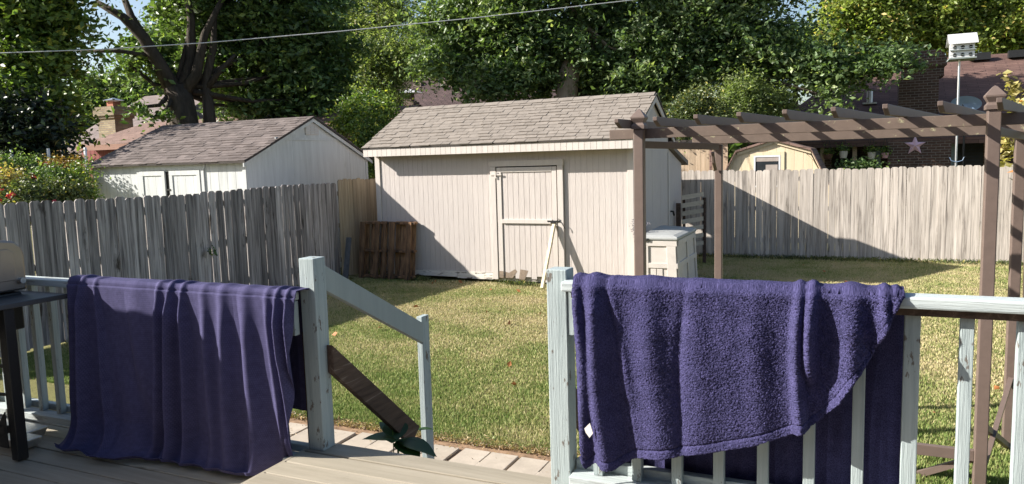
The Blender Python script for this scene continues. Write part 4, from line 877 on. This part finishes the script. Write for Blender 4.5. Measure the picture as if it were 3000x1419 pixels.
for zz in (zb+.04, zm+.035): mb.box(x0_-.03, x1_+.03, 17.93, 17.936, zz, zz+.008)
split('balcony', mb, m_greytrim, bh)
for r2 in range(2):
    for k in range(3):
        cx = x0_+(k+.5)*(x1_-x0_)/3; cz = (zb if r2 == 0 else zm)+.055
        mb = MB(); mb.tube([(cx, 18.012, cz), (cx, 18.019, cz)], .036, 12); obj('entrance', mb, m_dark, bh)
mb = MB(); ov = .05; mb.prism([(x0_-ov, 17.90, zt-.02), (x0_-ov, 18.2, zr2), (x0_-ov, 18.5, zt-.02), (x0_-ov, 18.5, zt-.035), (x0_-ov, 18.2, zr2-.02), (x0_-ov, 17.90, zt-.035)], (x1_-x0_+2*ov, 0, 0)); obj('roof', mb, m_wpaint, bh)
mb = MB(); p = gz(2803, 475, 18.15); 
for s_ in (-1, 1): mb.tube([(p.x, 18.15, p.z), (p.x+s_*.10, 18.15, p.z+.03), (p.x+s_*.13, 18.15, p.z+.10)], .008, 5)
obj('rope_cleat', mb, m_dish, bh)
# satellite dish
dh = thing('satellite_dish', 'blue grey satellite dish above the pergola beam near the birdhouse pole', 'satellite dish', (gz(2830, 310, 23.5).x, 23.5, 0)); c = gz(2831, 304, 23.5)
mb = MB(); vs = [(c.x, 23.56, c.z)]; 
for k in range(24): a_ = 2*pi*k/24; vs.append((c.x+cos(a_)*.36, 23.5-.05*sin(a_), c.z+sin(a_)*.20+.05*cos(a_)*-.5))
vs += [(x, y+.02, z) for x, y, z in vs]; mb.add(vs, [(0, 1+k, 1+(k+1) % 24) for k in range(24)]+[(25, 26+(k+1) % 24, 26+k) for k in range(24)]); obj('reflector', mb, m_dish, dh, smooth=False)
mb = MB(); mb.tube([(c.x, 23.6, c.z), (c.x, 23.75, c.z-.2), (c.x, 23.75, 0)], .025); mb.tube([(c.x, 23.52, c.z-.18), (c.x-.12, 23.2, c.z-.04)], .014); obj('mount_arm', mb, m_black, dh)

# left house with chimney
lh = thing('house', 'grey brown hip roofed house with buff brick chimney far left', 'house', (-22, 19, 0))
Ye2, Yr2 = 19.5, 24.5
zE2 = 2.35; a0 = gz(150, 445, Ye2); zE2 = a0.z; rA = gz(425, 290, Yr2)
mb = MB(); xLL = gz(138, 425, Ye2).x; zRR = gz(500, 276, Yr2).z; xRR = gz(690, 300, Yr2).x

mb.add([(xLL, Ye2, zE2), (xRR, Ye2, zE2), (xRR-1, Yr2, zRR), (rA.x, Yr2, zRR), (xLL, 29.5, zE2), (xRR, 29.5, zE2)], [(0, 1, 2, 3), (0, 3, 4), (3, 2, 5, 4), (1, 5, 2)])
mb.add([(xLL, Ye2, zE2-.16), (xRR, Ye2, zE2-.16), (xRR, Ye2, zE2-.004), (xLL, Ye2, zE2-.004)], [(0, 1, 2, 3)]); obj('roof', mb, m_roof_l, lh)
mb = MB(); mb.box(xLL+.5, xRR-.3, Ye2+.5, Ye2+.7, 0, zE2); obj('wall', mb, m_brick_y, lh)
for px in (175, 212, 236): p = gz(px, 480, Ye2+.4); mb = MB(); mb.box(p.x, p.x+.5, Ye2+.44, Ye2+.48, .9, 2.0); w_ = obj('window', mb, m_winw, lh); mb = MB(); mb.box(p.x+.06, p.x+.44, Ye2+.425, Ye2+.438, .96, 1.94); obj('pane', mb, m_glass, w_)
Yc = 19.0; cA, cB = gz(288, 370, Yc), gz(345, 310, Yc); zt = cB.z+.0
mb = MB(); mb.box(cA.x, cB.x-.22, Yc, Yc+.75, 0, zt-.42); mb.box(cA.x-.05, cB.x-.17, Yc-.05, Yc+.8, zt-.42, zt-.33); mb.box(cA.x-.10, cB.x-.12, Yc-.1, Yc+.85, zt-.33, zt-.08); mb.box(cA.x-.05, cB.x-.17, Yc-.05, Yc+.8, zt-.08, zt); chm = obj('chimney', mb, m_brick_y, lh)
cx = (cA.x+cB.x-.22)/2; mb = MB(); mb.box(cx-.16, cx+.16, Yc+.2, Yc+.52, zt+.001, zt+.2); obj('flue', mb, plain('clay flue', (.35, .13, .08), .8), chm)
mb = MB(); mb.add([(cx-.26, Yc+.1, zt+.24), (cx+.26, Yc+.1, zt+.24), (cx+.26, Yc+.62, zt+.24), (cx-.26, Yc+.62, zt+.24), (cx, Yc+.36, zt+.34)], [(0, 1, 4), (1, 2, 4), (2, 3, 4), (3, 0, 4), (3, 2, 1, 0)]); obj('chimney_cap', mb, m_alu, chm)
# maroon outbuilding in front of it
ms = thing('maroon_outbuilding', 'maroon board outbuilding with red brown shingle roof below the brick chimney', 'outbuilding', (-16, 16, 0))
Ym = 16.0; e0, e1 = gz(222, 428, Ym-.4), gz(380, 425, Ym-.4); t0 = gz(300, 366, Ym+2.2); t1 = gz(480, 356, Ym+2.2)
mb = MB(); zl_, zh_ = e0.z, t1.z; xR = -11
mb.add([(e0.x, Ym-.4, zl_), (xR, Ym-.4, zl_), (xR, Ym+2.2, zh_), (e0.x, Ym+2.2, zh_), (e0.x, Ym+4.8, zl_), (xR, Ym+4.8, zl_)], [(0, 1, 2, 3), (3, 2, 5, 4)]); obj('roof', mb, m_roof_m, ms)
mb = MB(); mb.box(e0.x, xR, Ym-.42, Ym-.402, zl_-.16, zl_-.005); obj('fascia', mb, wood('brown fascia', [(.3, (.22, .12, .09)), (.7, (.32, .19, .15))], (1, 20, 20)), ms)
mb = MB(); x = gz(243, 470, Ym).x
while x < xR: mb.box(x, x+.19, Ym-.02, Ym, 0, zl_-.02); x += .2
mb.box(gz(243, 470, Ym).x+.003, xR, Ym+.001, Ym+4, 0, zl_-.03); obj('wall', mb, m_maroon, ms)

# far centre house
fh = thing('house', 'dark shingled house roof glimpsed behind the centre shed and trees', 'house', (-14, 36, 0))
Y5 = 34; 
mb = MB(); a_ = gz(1040, 330, Y5); bq = gz(1220, 232, Y5+4); cq = gz(1345, 232, Y5+4); zz0 = gz(1300, 330, Y5).z
xl_ = gz(1060, 330, Y5).x; xr_ = gz(1700, 330, Y5).x
mb.add([(xl_, Y5, zz0), (xr_, Y5, zz0), (xr_, Y5+4, bq.z), (gz(1175, 235, Y5+4).x, Y5+4, bq.z), (xl_, Y5+8, zz0), (xr_, Y5+8, zz0)], [(0, 1, 2, 3), (0, 3, 4), (3, 2, 5, 4)])
obj('roof', mb, m_roof_f, fh)
mb = MB(); mb.box(xl_+.5, xr_-.5, Y5+.5, Y5+.7, 0, zz0); obj('wall', mb, m_brick_d, fh)
for px, py in ((1227, 246), (1300, 243)):
    p = gz(px, py, Y5+3.2); mb = MB(); mb.box(p.x-.25, p.x+.25, Y5+3.0, Y5+3.4, p.z-.25, p.z+.1); obj('roof_vent', mb, m_brownx, fh)
p = gz(1202, 300, Y5-.5); zt = gz(1202, 268, Y5-.5).z; mb = MB(); mb.box(p.x-.36, p.x+.36, Y5-.8, Y5-.2, 0, p.z); mb.box(p.x-.16, p.x+.16, Y5-.66, Y5-.34, p.z, zt-.1); cc_ = obj('chimney', mb, m_brick_d, fh)
mb = MB(); mb.add([(p.x-.6, Y5-.9, zt-.1), (p.x+.6, Y5-.9, zt-.1), (p.x+.6, Y5-.1, zt-.1), (p.x-.6, Y5-.1, zt-.1), (p.x, Y5-.5, zt+.12)], [(0, 1, 4), (1, 2, 4), (2, 3, 4), (3, 0, 4), (3, 2, 1, 0)]); obj('chimney_cap', mb, m_wpaint, cc_)
# second dark roof between the sheds
f2 = thing('house', 'dark roofed house between the two white sheds, mostly behind shrubs', 'house', (-17, 24, 0)); Y6 = 24
mb = MB(); A_ = gz(1030, 400, Y6); B_ = gz(950, 330, Y6+3); mb.add([(gz(820, 420, Y6).x, Y6, A_.z), (A_.x+.4, Y6, A_.z), (gz(985, 330, Y6+3).x, Y6+3, B_.z), (gz(880, 330, Y6+3).x, Y6+3, B_.z), (A_.x+.4, Y6+6, A_.z), (gz(820, 420, Y6).x, Y6+6, A_.z)], [(0, 1, 2, 3), (1, 4, 2), (0, 3, 5), (3, 2, 4, 5)]); obj('roof', mb, m_roof_f, f2)
mb = MB(); mb.box(gz(840, 420, Y6).x, A_.x, Y6+.3, Y6+.5, 0, A_.z-.02); obj('wall', mb, m_brick_d, f2)

# ------------------------------------------------------------------ cable
mb = MB(); pts = []
for (x, y, D) in ((-250, 172, 15.2), (0, 156, 15.5), (300, 145, 16), (600, 126, 16.5), (1000, 92, 17), (1400, 52, 17.6), (1850, 1, 18.3), (2300, -52, 19)): pts.append(atD(x, y, D))
mb.tube(pts, .0105, 6); tag(obj('overhead_cable', mb, m_cable, smooth=True), 'pale overhead service cable crossing in front of the trees', 'cable')

# ------------------------------------------------------------------ trees
def limbpx(pts): return ([atD(a, b, d_) for a, b, d_, r in pts], [r for a, b, d_, r in pts])
def gbase(px, D): p = atD(px, 400, D); return (p.x, p.y)
# big tree behind neighbour's shed
D = 20.3
tb = gbase(535, D)
tree('shade_tree', 'large dark trunked tree with spreading limbs behind the neighbour shed', 'tree', tb,
     [pxblob(560, 20, 22, 95, 55), pxblob(660, 50, 22.3, 170, 100), pxblob(860, 60, 22, 150, 130), pxblob(450, 165, 20.5, 75, 38), pxblob(410, 120, 21, 50, 25), pxblob(720, 160, 22, 130, 80), pxblob(900, 190, 22, 110, 110), pxblob(820, 285, 22.5, 110, 50), pxblob(410, 315, 19.5, 34, 20), pxblob(455, 340, 19.3, 32, 14), pxblob(660, 240, 23, 70, 60), pxblob(940, 290, 22, 60, 50), pxblob(990, 160, 23, 40, 70), pxblob(720, 310, 22, 80, 30), pxblob(380, 190, 20, 45, 22), pxblob(600, -140, 21, 300, 110), pxblob(590, 180, 23, 60, 40)],
     78000, .175, L_dark, [limbpx([(545, 500, D, .45), (540, 370, D, .38), (530, 300, D, .34), (515, 260, D, .33)]), limbpx([(515, 275, D, .24), (470, 195, D-.3, .19), (420, 110, D-.6, .15), (360, 50, D-.8, .11), (280, 5, D-1, .07)]), limbpx([(430, 125, D-.5, .13), (385, 50, D, .10), (350, -40, D, .07)]), limbpx([(530, 280, D, .22), (560, 180, D+.2, .15), (560, 60, D, .1), (540, -60, D, .06)]), limbpx([(520, 290, D, .2), (575, 220, D, .14), (600, 100, D, .1), (660, -20, D, .06)]), limbpx([(625, 500, D+.4, .22), (610, 300, D+.4, .15), (600, 250, D+.4, .13), (625, 140, D+.4, .10), (630, 40, D+.4, .05)]), limbpx([(605, 260, D+.4, .1), (650, 200, D+.4, .07), (690, 160, D+.4, .04)]), limbpx([(450, 165, D-.4, .06), (350, 150, D-.8, .05), (225, 152, D-1, .03)])], m_barkd, clump=.5)
# left tree
tree('leafy_tree', 'yellowish green tree filling the top left corner', 'tree', gbase(60, 17),
     [pxblob(40, 40, 17, 140, 80), pxblob(110, 50, 17, 72, 85), pxblob(80, 170, 17, 110, 70), pxblob(150, 165, 17, 38, 45), pxblob(40, 270, 16.5, 110, 60), pxblob(155, 270, 17, 42, 50), pxblob(50, -100, 17, 200, 110), pxblob(140, 340, 17, 55, 45)], 60000, .155, L_mid,
     [limbpx([(60, 600, 17, .2), (60, 330, 17, .15), (80, 200, 17, .1)])], clump=.5)
tree('dark_tree', 'low dark leaved tree at the left edge above the rose garden', 'tree', gbase(30, 15.5),
     [pxblob(40, 370, 15.5, 110, 75), pxblob(120, 410, 15.5, 60, 50), pxblob(-10, 440, 15.5, 90, 60), pxblob(60, 440, 15.5, 70, 40)], 16000, .14, leafmat('very dark leaves', (.012, .022, .012), (.022, .035, .015), (.06, .08, .03), .15), [limbpx([(20, 640, 15.5, .14), (30, 450, 15.5, .1), (40, 400, 15.5, .08)])], clump=.4)
# central oaks
D = 23
tree('oak_tree', 'big oak with a pale sunlit trunk above the centre shed roof', 'tree', gbase(1660, D),
     [pxblob(1380, 60, 24, 160, 90), pxblob(1330, 170, 24, 110, 70), pxblob(1400, 250, 23.5, 90, 55), pxblob(1560, 60, 23, 150, 90), pxblob(1530, 190, 23, 110, 80), pxblob(1470, 270, 23, 60, 35), pxblob(1740, 70, 23.5, 130, 90), pxblob(1780, 210, 23.5, 90, 80), pxblob(1590, 240, 24, 70, 45), pxblob(1600, -110, 23, 350, 120), pxblob(1860, 170, 22, 100, 100), pxblob(1900, 260, 22.5, 80, 50), pxblob(1600, 150, 24.5, 120, 90), pxblob(1690, 140, 22.2, 60, 45)],
     88000, .165, L_oak, [limbpx([(1655, 420, D, .42), (1660, 280, D, .34), (1668, 215, D, .33), (1690, 150, D, .28), (1700, 60, D, .2)])], m_barkl, clump=.5)
D = 24
tree('oak_tree', 'dark oak with limbs reaching right across the brown roofed house', 'tree', gbase(1705, D),
     [pxblob(2020, 40, 22, 170, 80), pxblob(2040, 170, 22, 120, 80), pxblob(2160, 110, 21.5, 130, 80), pxblob(2270, 110, 21.5, 90, 50), pxblob(2310, 180, 21, 120, 50), pxblob(2480, 190, 20.5, 120, 42), pxblob(2430, 240, 20.5, 60, 24), pxblob(2440, 290, 20, 28, 26), pxblob(2590, 180, 20.3, 65, 30), pxblob(2620, 150, 20.5, 45, 18), pxblob(2670, 200, 20.3, 30, 12), pxblob(1960, 100, 22.5, 90, 90), pxblob(2180, 230, 22, 90, 40), pxblob(2150, -80, 22, 260, 100), pxblob(2590, 225, 20.3, 26, 12)],
     80000, .15, L_oak, [limbpx([(1705, 420, D, .40), (1700, 290, D, .36), (1715, 220, D, .34), (1750, 130, D, .26), (1850, 70, D-.5, .2)]), limbpx([(1750, 130, D, .16), (1950, 110, 23, .12), (2150, 120, 22, .10), (2350, 180, 21, .07), (2550, 200, 20.5, .04)]), limbpx([(2150, 120, 22, .07), (2240, 30, 22, .05), (2300, -20, 22, .03)])], m_barkd, clump=.45)
tree('feathery_tree', 'pale feathery tree between the dark tree and the oak', 'tree', gbase(1110, 30),
     [pxblob(1010, 60, 31, 60, 70), pxblob(1120, 50, 31, 90, 70), pxblob(1060, 170, 30, 80, 80), pxblob(1170, 170, 30, 80, 80), pxblob(1110, 270, 30, 90, 50), pxblob(1100, -70, 31, 140, 70)], 60000, .14, L_light,
     [limbpx([(1110, 420, 30, .2), (1105, 300, 30, .12), (1120, 180, 30, .08)]), limbpx([(1105, 300, 30, .06), (1060, 200, 30, .04), (1040, 60, 30, .02)])], m_barkl, clump=.45, per=60, aspect=.3)
for i, (px, bl, lab) in enumerate(((2560, [(2470, 70, 70, 60), (2560, 40, 100, 70), (2600, 110, 90, 45), (2480, 120, 70, 40), (2530, -60, 120, 60)], 'sunlit yellow green maple behind the chimney, next to the oak limbs'), (2760, [(2700, 40, 110, 70), (2760, 110, 110, 45), (2830, 50, 90, 70), (2740, -60, 150, 60)], 'sunlit yellow green maple directly behind the birdhouse'), (2960, [(2930, 50, 110, 80), (2980, 120, 110, 50), (3080, 60, 100, 80), (2960, -60, 150, 60)], 'sunlit yellow green maple at the top right corner'))):
    tree('maple_tree', lab, 'tree', gbase(px, 38), [pxblob(a, b, 38, c, d_) for a, b, c, d_ in bl], 42000, .22, L_yel, [limbpx([(px, 420, 38, .2), (px, 150, 38, .12)])], clump=.7, group='maples behind the brown roofed house')
tree('willow_shrub', 'loose sunlit shrub tree right of the shed roof peak', 'shrub', gbase(2210, 20.8), [pxblob(2165, 290, 20.6, 45, 50), pxblob(2225, 285, 20.8, 45, 35), pxblob(2170, 350, 20.6, 55, 25), pxblob(2285, 300, 20.8, 34, 26)], 28000, .10, L_light, [limbpx([(2210, 500, 22, .1), (2210, 320, 22, .06)])], clump=.35, aspect=.3)
tree('round_shrub', 'small grey green shrub just behind the shed gable', 'shrub', gbase(2030, 19.5), [pxblob(2030, 320, 19.5, 35, 40), pxblob(2095, 345, 19.5, 35, 30), pxblob(2000, 345, 19.5, 30, 40), pxblob(2060, 290, 19.5, 18, 25)], 20000, .07, L_bush, [limbpx([(2040, 500, 19.5, .06), (2040, 330, 19.5, .04)])], clump=.34)
tree('vine_shrub', 'tall vine covered shrub filling the gap between the two white sheds', 'shrub', gbase(1085, 18.3), [pxblob(1030, 370, 19, 45, 40), pxblob(1060, 320, 19, 45, 35), pxblob(1110, 330, 18.5, 40, 30), pxblob(1095, 450, 18, 30, 70), pxblob(1090, 390, 18, 35, 50)], 34000, .075, L_mid, [limbpx([(1085, 600, 18.3, .06), (1080, 340, 18.6, .03)])], clump=.28)
# trees far behind
for px, bl, mt, lab in ((330, [(290, 275, 50, 50), (370, 290, 80, 45), (220, 320, 60, 40), (460, 290, 60, 45), (280, 340, 60, 30)], L_oak, 'distant green tree above the chimney on the left'),
                    (780, [(700, 330, 110, 40), (820, 280, 110, 50), (950, 260, 80, 60), (850, 340, 120, 30)], L_yel, 'distant yellow leaved tree behind the neighbour shed'),
                    (1300, [(1240, 170, 90, 60), (1330, 110, 90, 80), (1450, 150, 110, 90), (1250, 210, 100, 40)], L_mid, 'distant mid green tree behind the pale feathery one'),
                    (1950, [(1800, 100, 160, 120), (1980, 120, 130, 110), (2100, 200, 110, 60), (1900, 260, 120, 60), (2200, 250, 90, 40), (1650, 200, 100, 70)], L_oak, 'distant dense tree behind the oak and shed gable'),
                    (600, [(560, 120, 130, 90), (700, 150, 110, 80), (560, 330, 90, 25)], L_dark, 'distant dark tree behind the large forked tree'),
                    (2330, [(2330, 150, 90, 40), (2420, 180, 70, 30), (2450, 120, 70, 30)], L_yel, 'distant light green tree left of the dark chimney')):
    tree('distant_tree', lab, 'tree', gbase(px, 48), [pxblob(a, b, 48, c, d_) for a, b, c, d_ in bl], 42000, .26, mt, [limbpx([(px, 400, 48, .25), (px, 250, 48, .15)])], clump=.9, group='trees far behind the gardens')
P = np.stack([rng.uniform(-130, 70, 70000), rng.uniform(78, 90, 70000), 9*rng.uniform(0, 1, 70000)**1.3], 1); P[:, 2] *= (.75+.25*np.sin(P[:, 0]*.31)*np.sin(P[:, 0]*.083+1))
o = leaves('far_treeline', P, 1.0, L_oak, None, .6); o['kind'] = 'stuff'; o['label'] = 'far treeline closing the gaps low between the houses'
# rose garden behind the left fence
def bush(name, label, pos, r, n, size, mat, flowers=0, fs=.07, fm=None, cat='bush', group=None):
    t = thing(name, label, cat, (pos[0], pos[1], 0), group)
    P = blobpts([((pos[0], pos[1], pos[2]), r[0], r[1], r[2])], n, .16, 40, .2); P = P[P[:, 2] > .05]; leaves('foliage', P, size, mat, t)
    mb = MB()
    for k in range(6): mb.tube([(pos[0]+random.uniform(-.1, .1), pos[1], 0), (pos[0]+random.uniform(-r[0], r[0])*.7, pos[1]+random.uniform(-r[1], r[1])*.6, pos[2]+r[2]*.6)], [.012, .006], 5)
    obj('stem', mb, m_barkd, t)
    if flowers:
        C = []
        for k in range(flowers):
            c = np.array([pos[0]+random.uniform(-1, 1)*r[0], pos[1]-r[1]*.7, pos[2]+random.uniform(-.3, 1.0)*r[2]]); C.append(c+rng.normal(size=(12, 3))*.028)
        leaves('blossom', np.concatenate(C), fs, fm or L_flow, t, .9)
    return t
for (px, py, Dd, rx, rz, mt, fl, lab, nm) in ((60, 575, 12.2, .5, .35, L_bush, 4, 'rose bush with a bright red cluster at the far left', 'rose_bush'), (150, 540, 13, .5, .45, L_dark, 2, 'dark green rose bush with pink flowers, second from the left', 'rose_bush'), (215, 560, 12.5, .45, .35, L_bush, 2, 'olive rose bush nearest the neighbour shed corner', 'rose_bush'),
                                       (40, 480, 14, .45, .4, L_dark, 0, 'upright crape myrtle with pale tips at the left edge', 'garden_shrub'), (180, 490, 14.5, .55, .35, L_rust, 2, 'rusty brown drying shrub behind the roses', 'garden_shrub'), (120, 480, 15, .4, .35, L_light, 0, 'pale yellow green shrub left of the rusty one', 'garden_shrub'), (262, 540, 13, .16, .55, L_mid, 0, 'narrow upright green shrub at the neighbour shed corner', 'garden_shrub'), (10, 530, 12.6, .4, .4, L_orange, 0, 'small orange flowered shrub at the far left edge', 'garden_shrub')):
    p = atD(px, py+22, Dd); rx *= .72; rz *= .8; p.x -= .35 if px > 200 else 0; bush(nm, lab, (p.x, p.y, p.z), (rx, .4, rz), 8000, .055, mt, fl)
mb = MB(); p0 = atD(-20, 530, 14.8); p1 = atD(250, 525, 14.8); 
fz_ = thing('low_white_fence', 'low white rail fence glimpsed behind the rose garden', 'fence', (p0.x, p0.y, 0)); mb.beam((p0.x, p0.y, p0.z), (p1.x, p1.y, p0.z), .03, .12); obj('rail', mb, m_winw, fz_)
mb = MB()
for k in range(6): q_ = p0.lerp(p1, k/5); mb.box(q_.x-.02, q_.x+.02, q_.y+.03, q_.y+.07, 0, p0.z+.6 if k % 2 else p0.z)
obj('fence_stake', mb, m_winw, fz_)
# small rose poking through the fence
p = atX(622, 738, -8.95+.1); C = np.array([tuple(p)])+rng.normal(size=(46, 3))*np.array([.012, .035, .03]); tag(leaves('rose_sprig', C, .05, L_dark, None), 'small rose sprig poking through the left fence', 'plant')
# orange leaf shrub behind pergola
ob = thing('orange_leaf_shrub', 'shrub with orange edged leaves at the right edge behind the pergola', 'shrub', (atD(2975, 450, 8.5).x, atD(2975, 450, 8.5).y, 0))
P = np.concatenate([np.array([tuple(atD(px, py, 8.5))])+rng.normal(size=(k, 3))*s_ for px, py, k, s_ in ((2948, 222, 16, .03), (2965, 248, 16, .035), (2975, 262, 20, .04), (2995, 285, 30, .06), (2950, 420, 80, .08), (2960, 450, 60, .06), (3010, 350, 200, .14), (3040, 450, 200, .15))]); leaves('foliage', P, .085, L_orange, ob, .6)
mb = MB(); b_ = atD(3020, 500, 8.5); mb.tube([(b_.x, b_.y, 0), tuple(atD(3015, 400, 8.5)), tuple(atD(2990, 290, 8.5)), tuple(atD(2945, 215, 8.5))], [.02, .014, .008, .003], 6); mb.tube([tuple(atD(3015, 470, 8.5)), tuple(atD(2950, 420, 8.5))], [.008, .004], 5); obj('stem', mb, m_barkd, ob)
# tufts along the fence feet and the shed wall
P = np.concatenate([np.stack([rng.uniform(-3, 4, 2600), 16.1-np.abs(rng.normal(size=2600))*.12, rng.uniform(0, .07, 2600)], 1), np.stack([-8.85+np.abs(rng.normal(size=1800))*.12, rng.uniform(6, 11.5, 1800), rng.uniform(0, .08, 1800)], 1), np.stack([rng.choice([-7.2, -5.4, -5.1, -4.4, -3.9, -3.4], 900)+rng.normal(size=900)*.12, 11.78-np.abs(rng.normal(size=900))*.08, rng.uniform(0, .06, 900)], 1)])
o = leaves('weed_tufts', P, .075, L_bush, None, .12, -1.6); o['kind'] = 'stuff'; o['label'] = 'longer weeds along the fence feet and the shed wall'
# leafy weed at the foot of the stairs
wd = thing('leafy_weed', 'dark green broad leaved weed beside the foot of the stair handrail', 'plant', (-2.33, 3.7, 0))
mb = MB()
def leafpx(c, d_, w, mb, sag=.25):
    c, d_ = Vector(c), Vector(d_); L_ = d_.length; d0 = d_.normalized(); s_ = d0.cross(Vector((0, 0, 1))).normalized(); vs = []; n_ = 6
    for i in range(n_+1):
        f = i/n_; ww = w*sin(pi*f**.8)*.5; p = c+d_*f+Vector((0, 0, -sag*L_*f*f)); vs += [p-s_*ww+Vector((0, 0, .15*ww)), p, p+s_*ww+Vector((0, 0, .15*ww))]
    fs = []
    for i in range(n_): fs += [(i*3, i*3+1, i*3+4, i*3+3), (i*3+1, i*3+2, i*3+5, i*3+4)]
    mb.add(vs, fs)
base = atX(1165, 1290, -2.30); m_weed = leafmat('broad weed leaves', (.02, .05, .018), (.03, .075, .02), (.03, .06, .02), .2, 3, (.9, 1.1)); mb = MB()
for dx, dy, dz, L_, w in ((-.9, -.3, .25, .17, .10), (-.3, .3, .5, .13, .11), (.5, -.2, -.05, .16, .11), (.95, .0, 0, .20, .11), (-.6, .5, .5, .16, .09), (-.95, .3, .75, .16, .07), (.2, -.5, .3, .14, .11), (.9, .4, -.25, .17, .1)):
    leafpx(base, Vector((dx, dy, dz)).normalized()*L_*1.25, w*1.35, mb); obj('leaf', mb, m_weed, wd, smooth=True); mb = MB()
leafpx(atX(1218, 1262, -2.33), Vector((.10, .05, .03)), .05, mb)
o = obj('leaf', mb, m_weed, wd, smooth=True)
mb = MB(); mb.tube([(base.x, base.y, 0), tuple(base)], .006, 6); mb.tube([(base.x-.03, base.y, 0), (base.x-.03, base.y, base.z+.2)], [.004, .002], 6); obj('stem', mb, L_mid, wd)
# fallen leaves on the lawn
P = np.stack([rng.uniform(-7.5, 2.5, 60), rng.uniform(5.2, 15, 60), np.full(60, .035)], 1); o = leaves('fallen_leaves', P, .07, plain('brown fallen leaves', (.40, .16, .06), .7), None, .7, 0); o['kind'] = 'stuff'; o['label'] = 'scattered brown fallen leaves on the lawn'
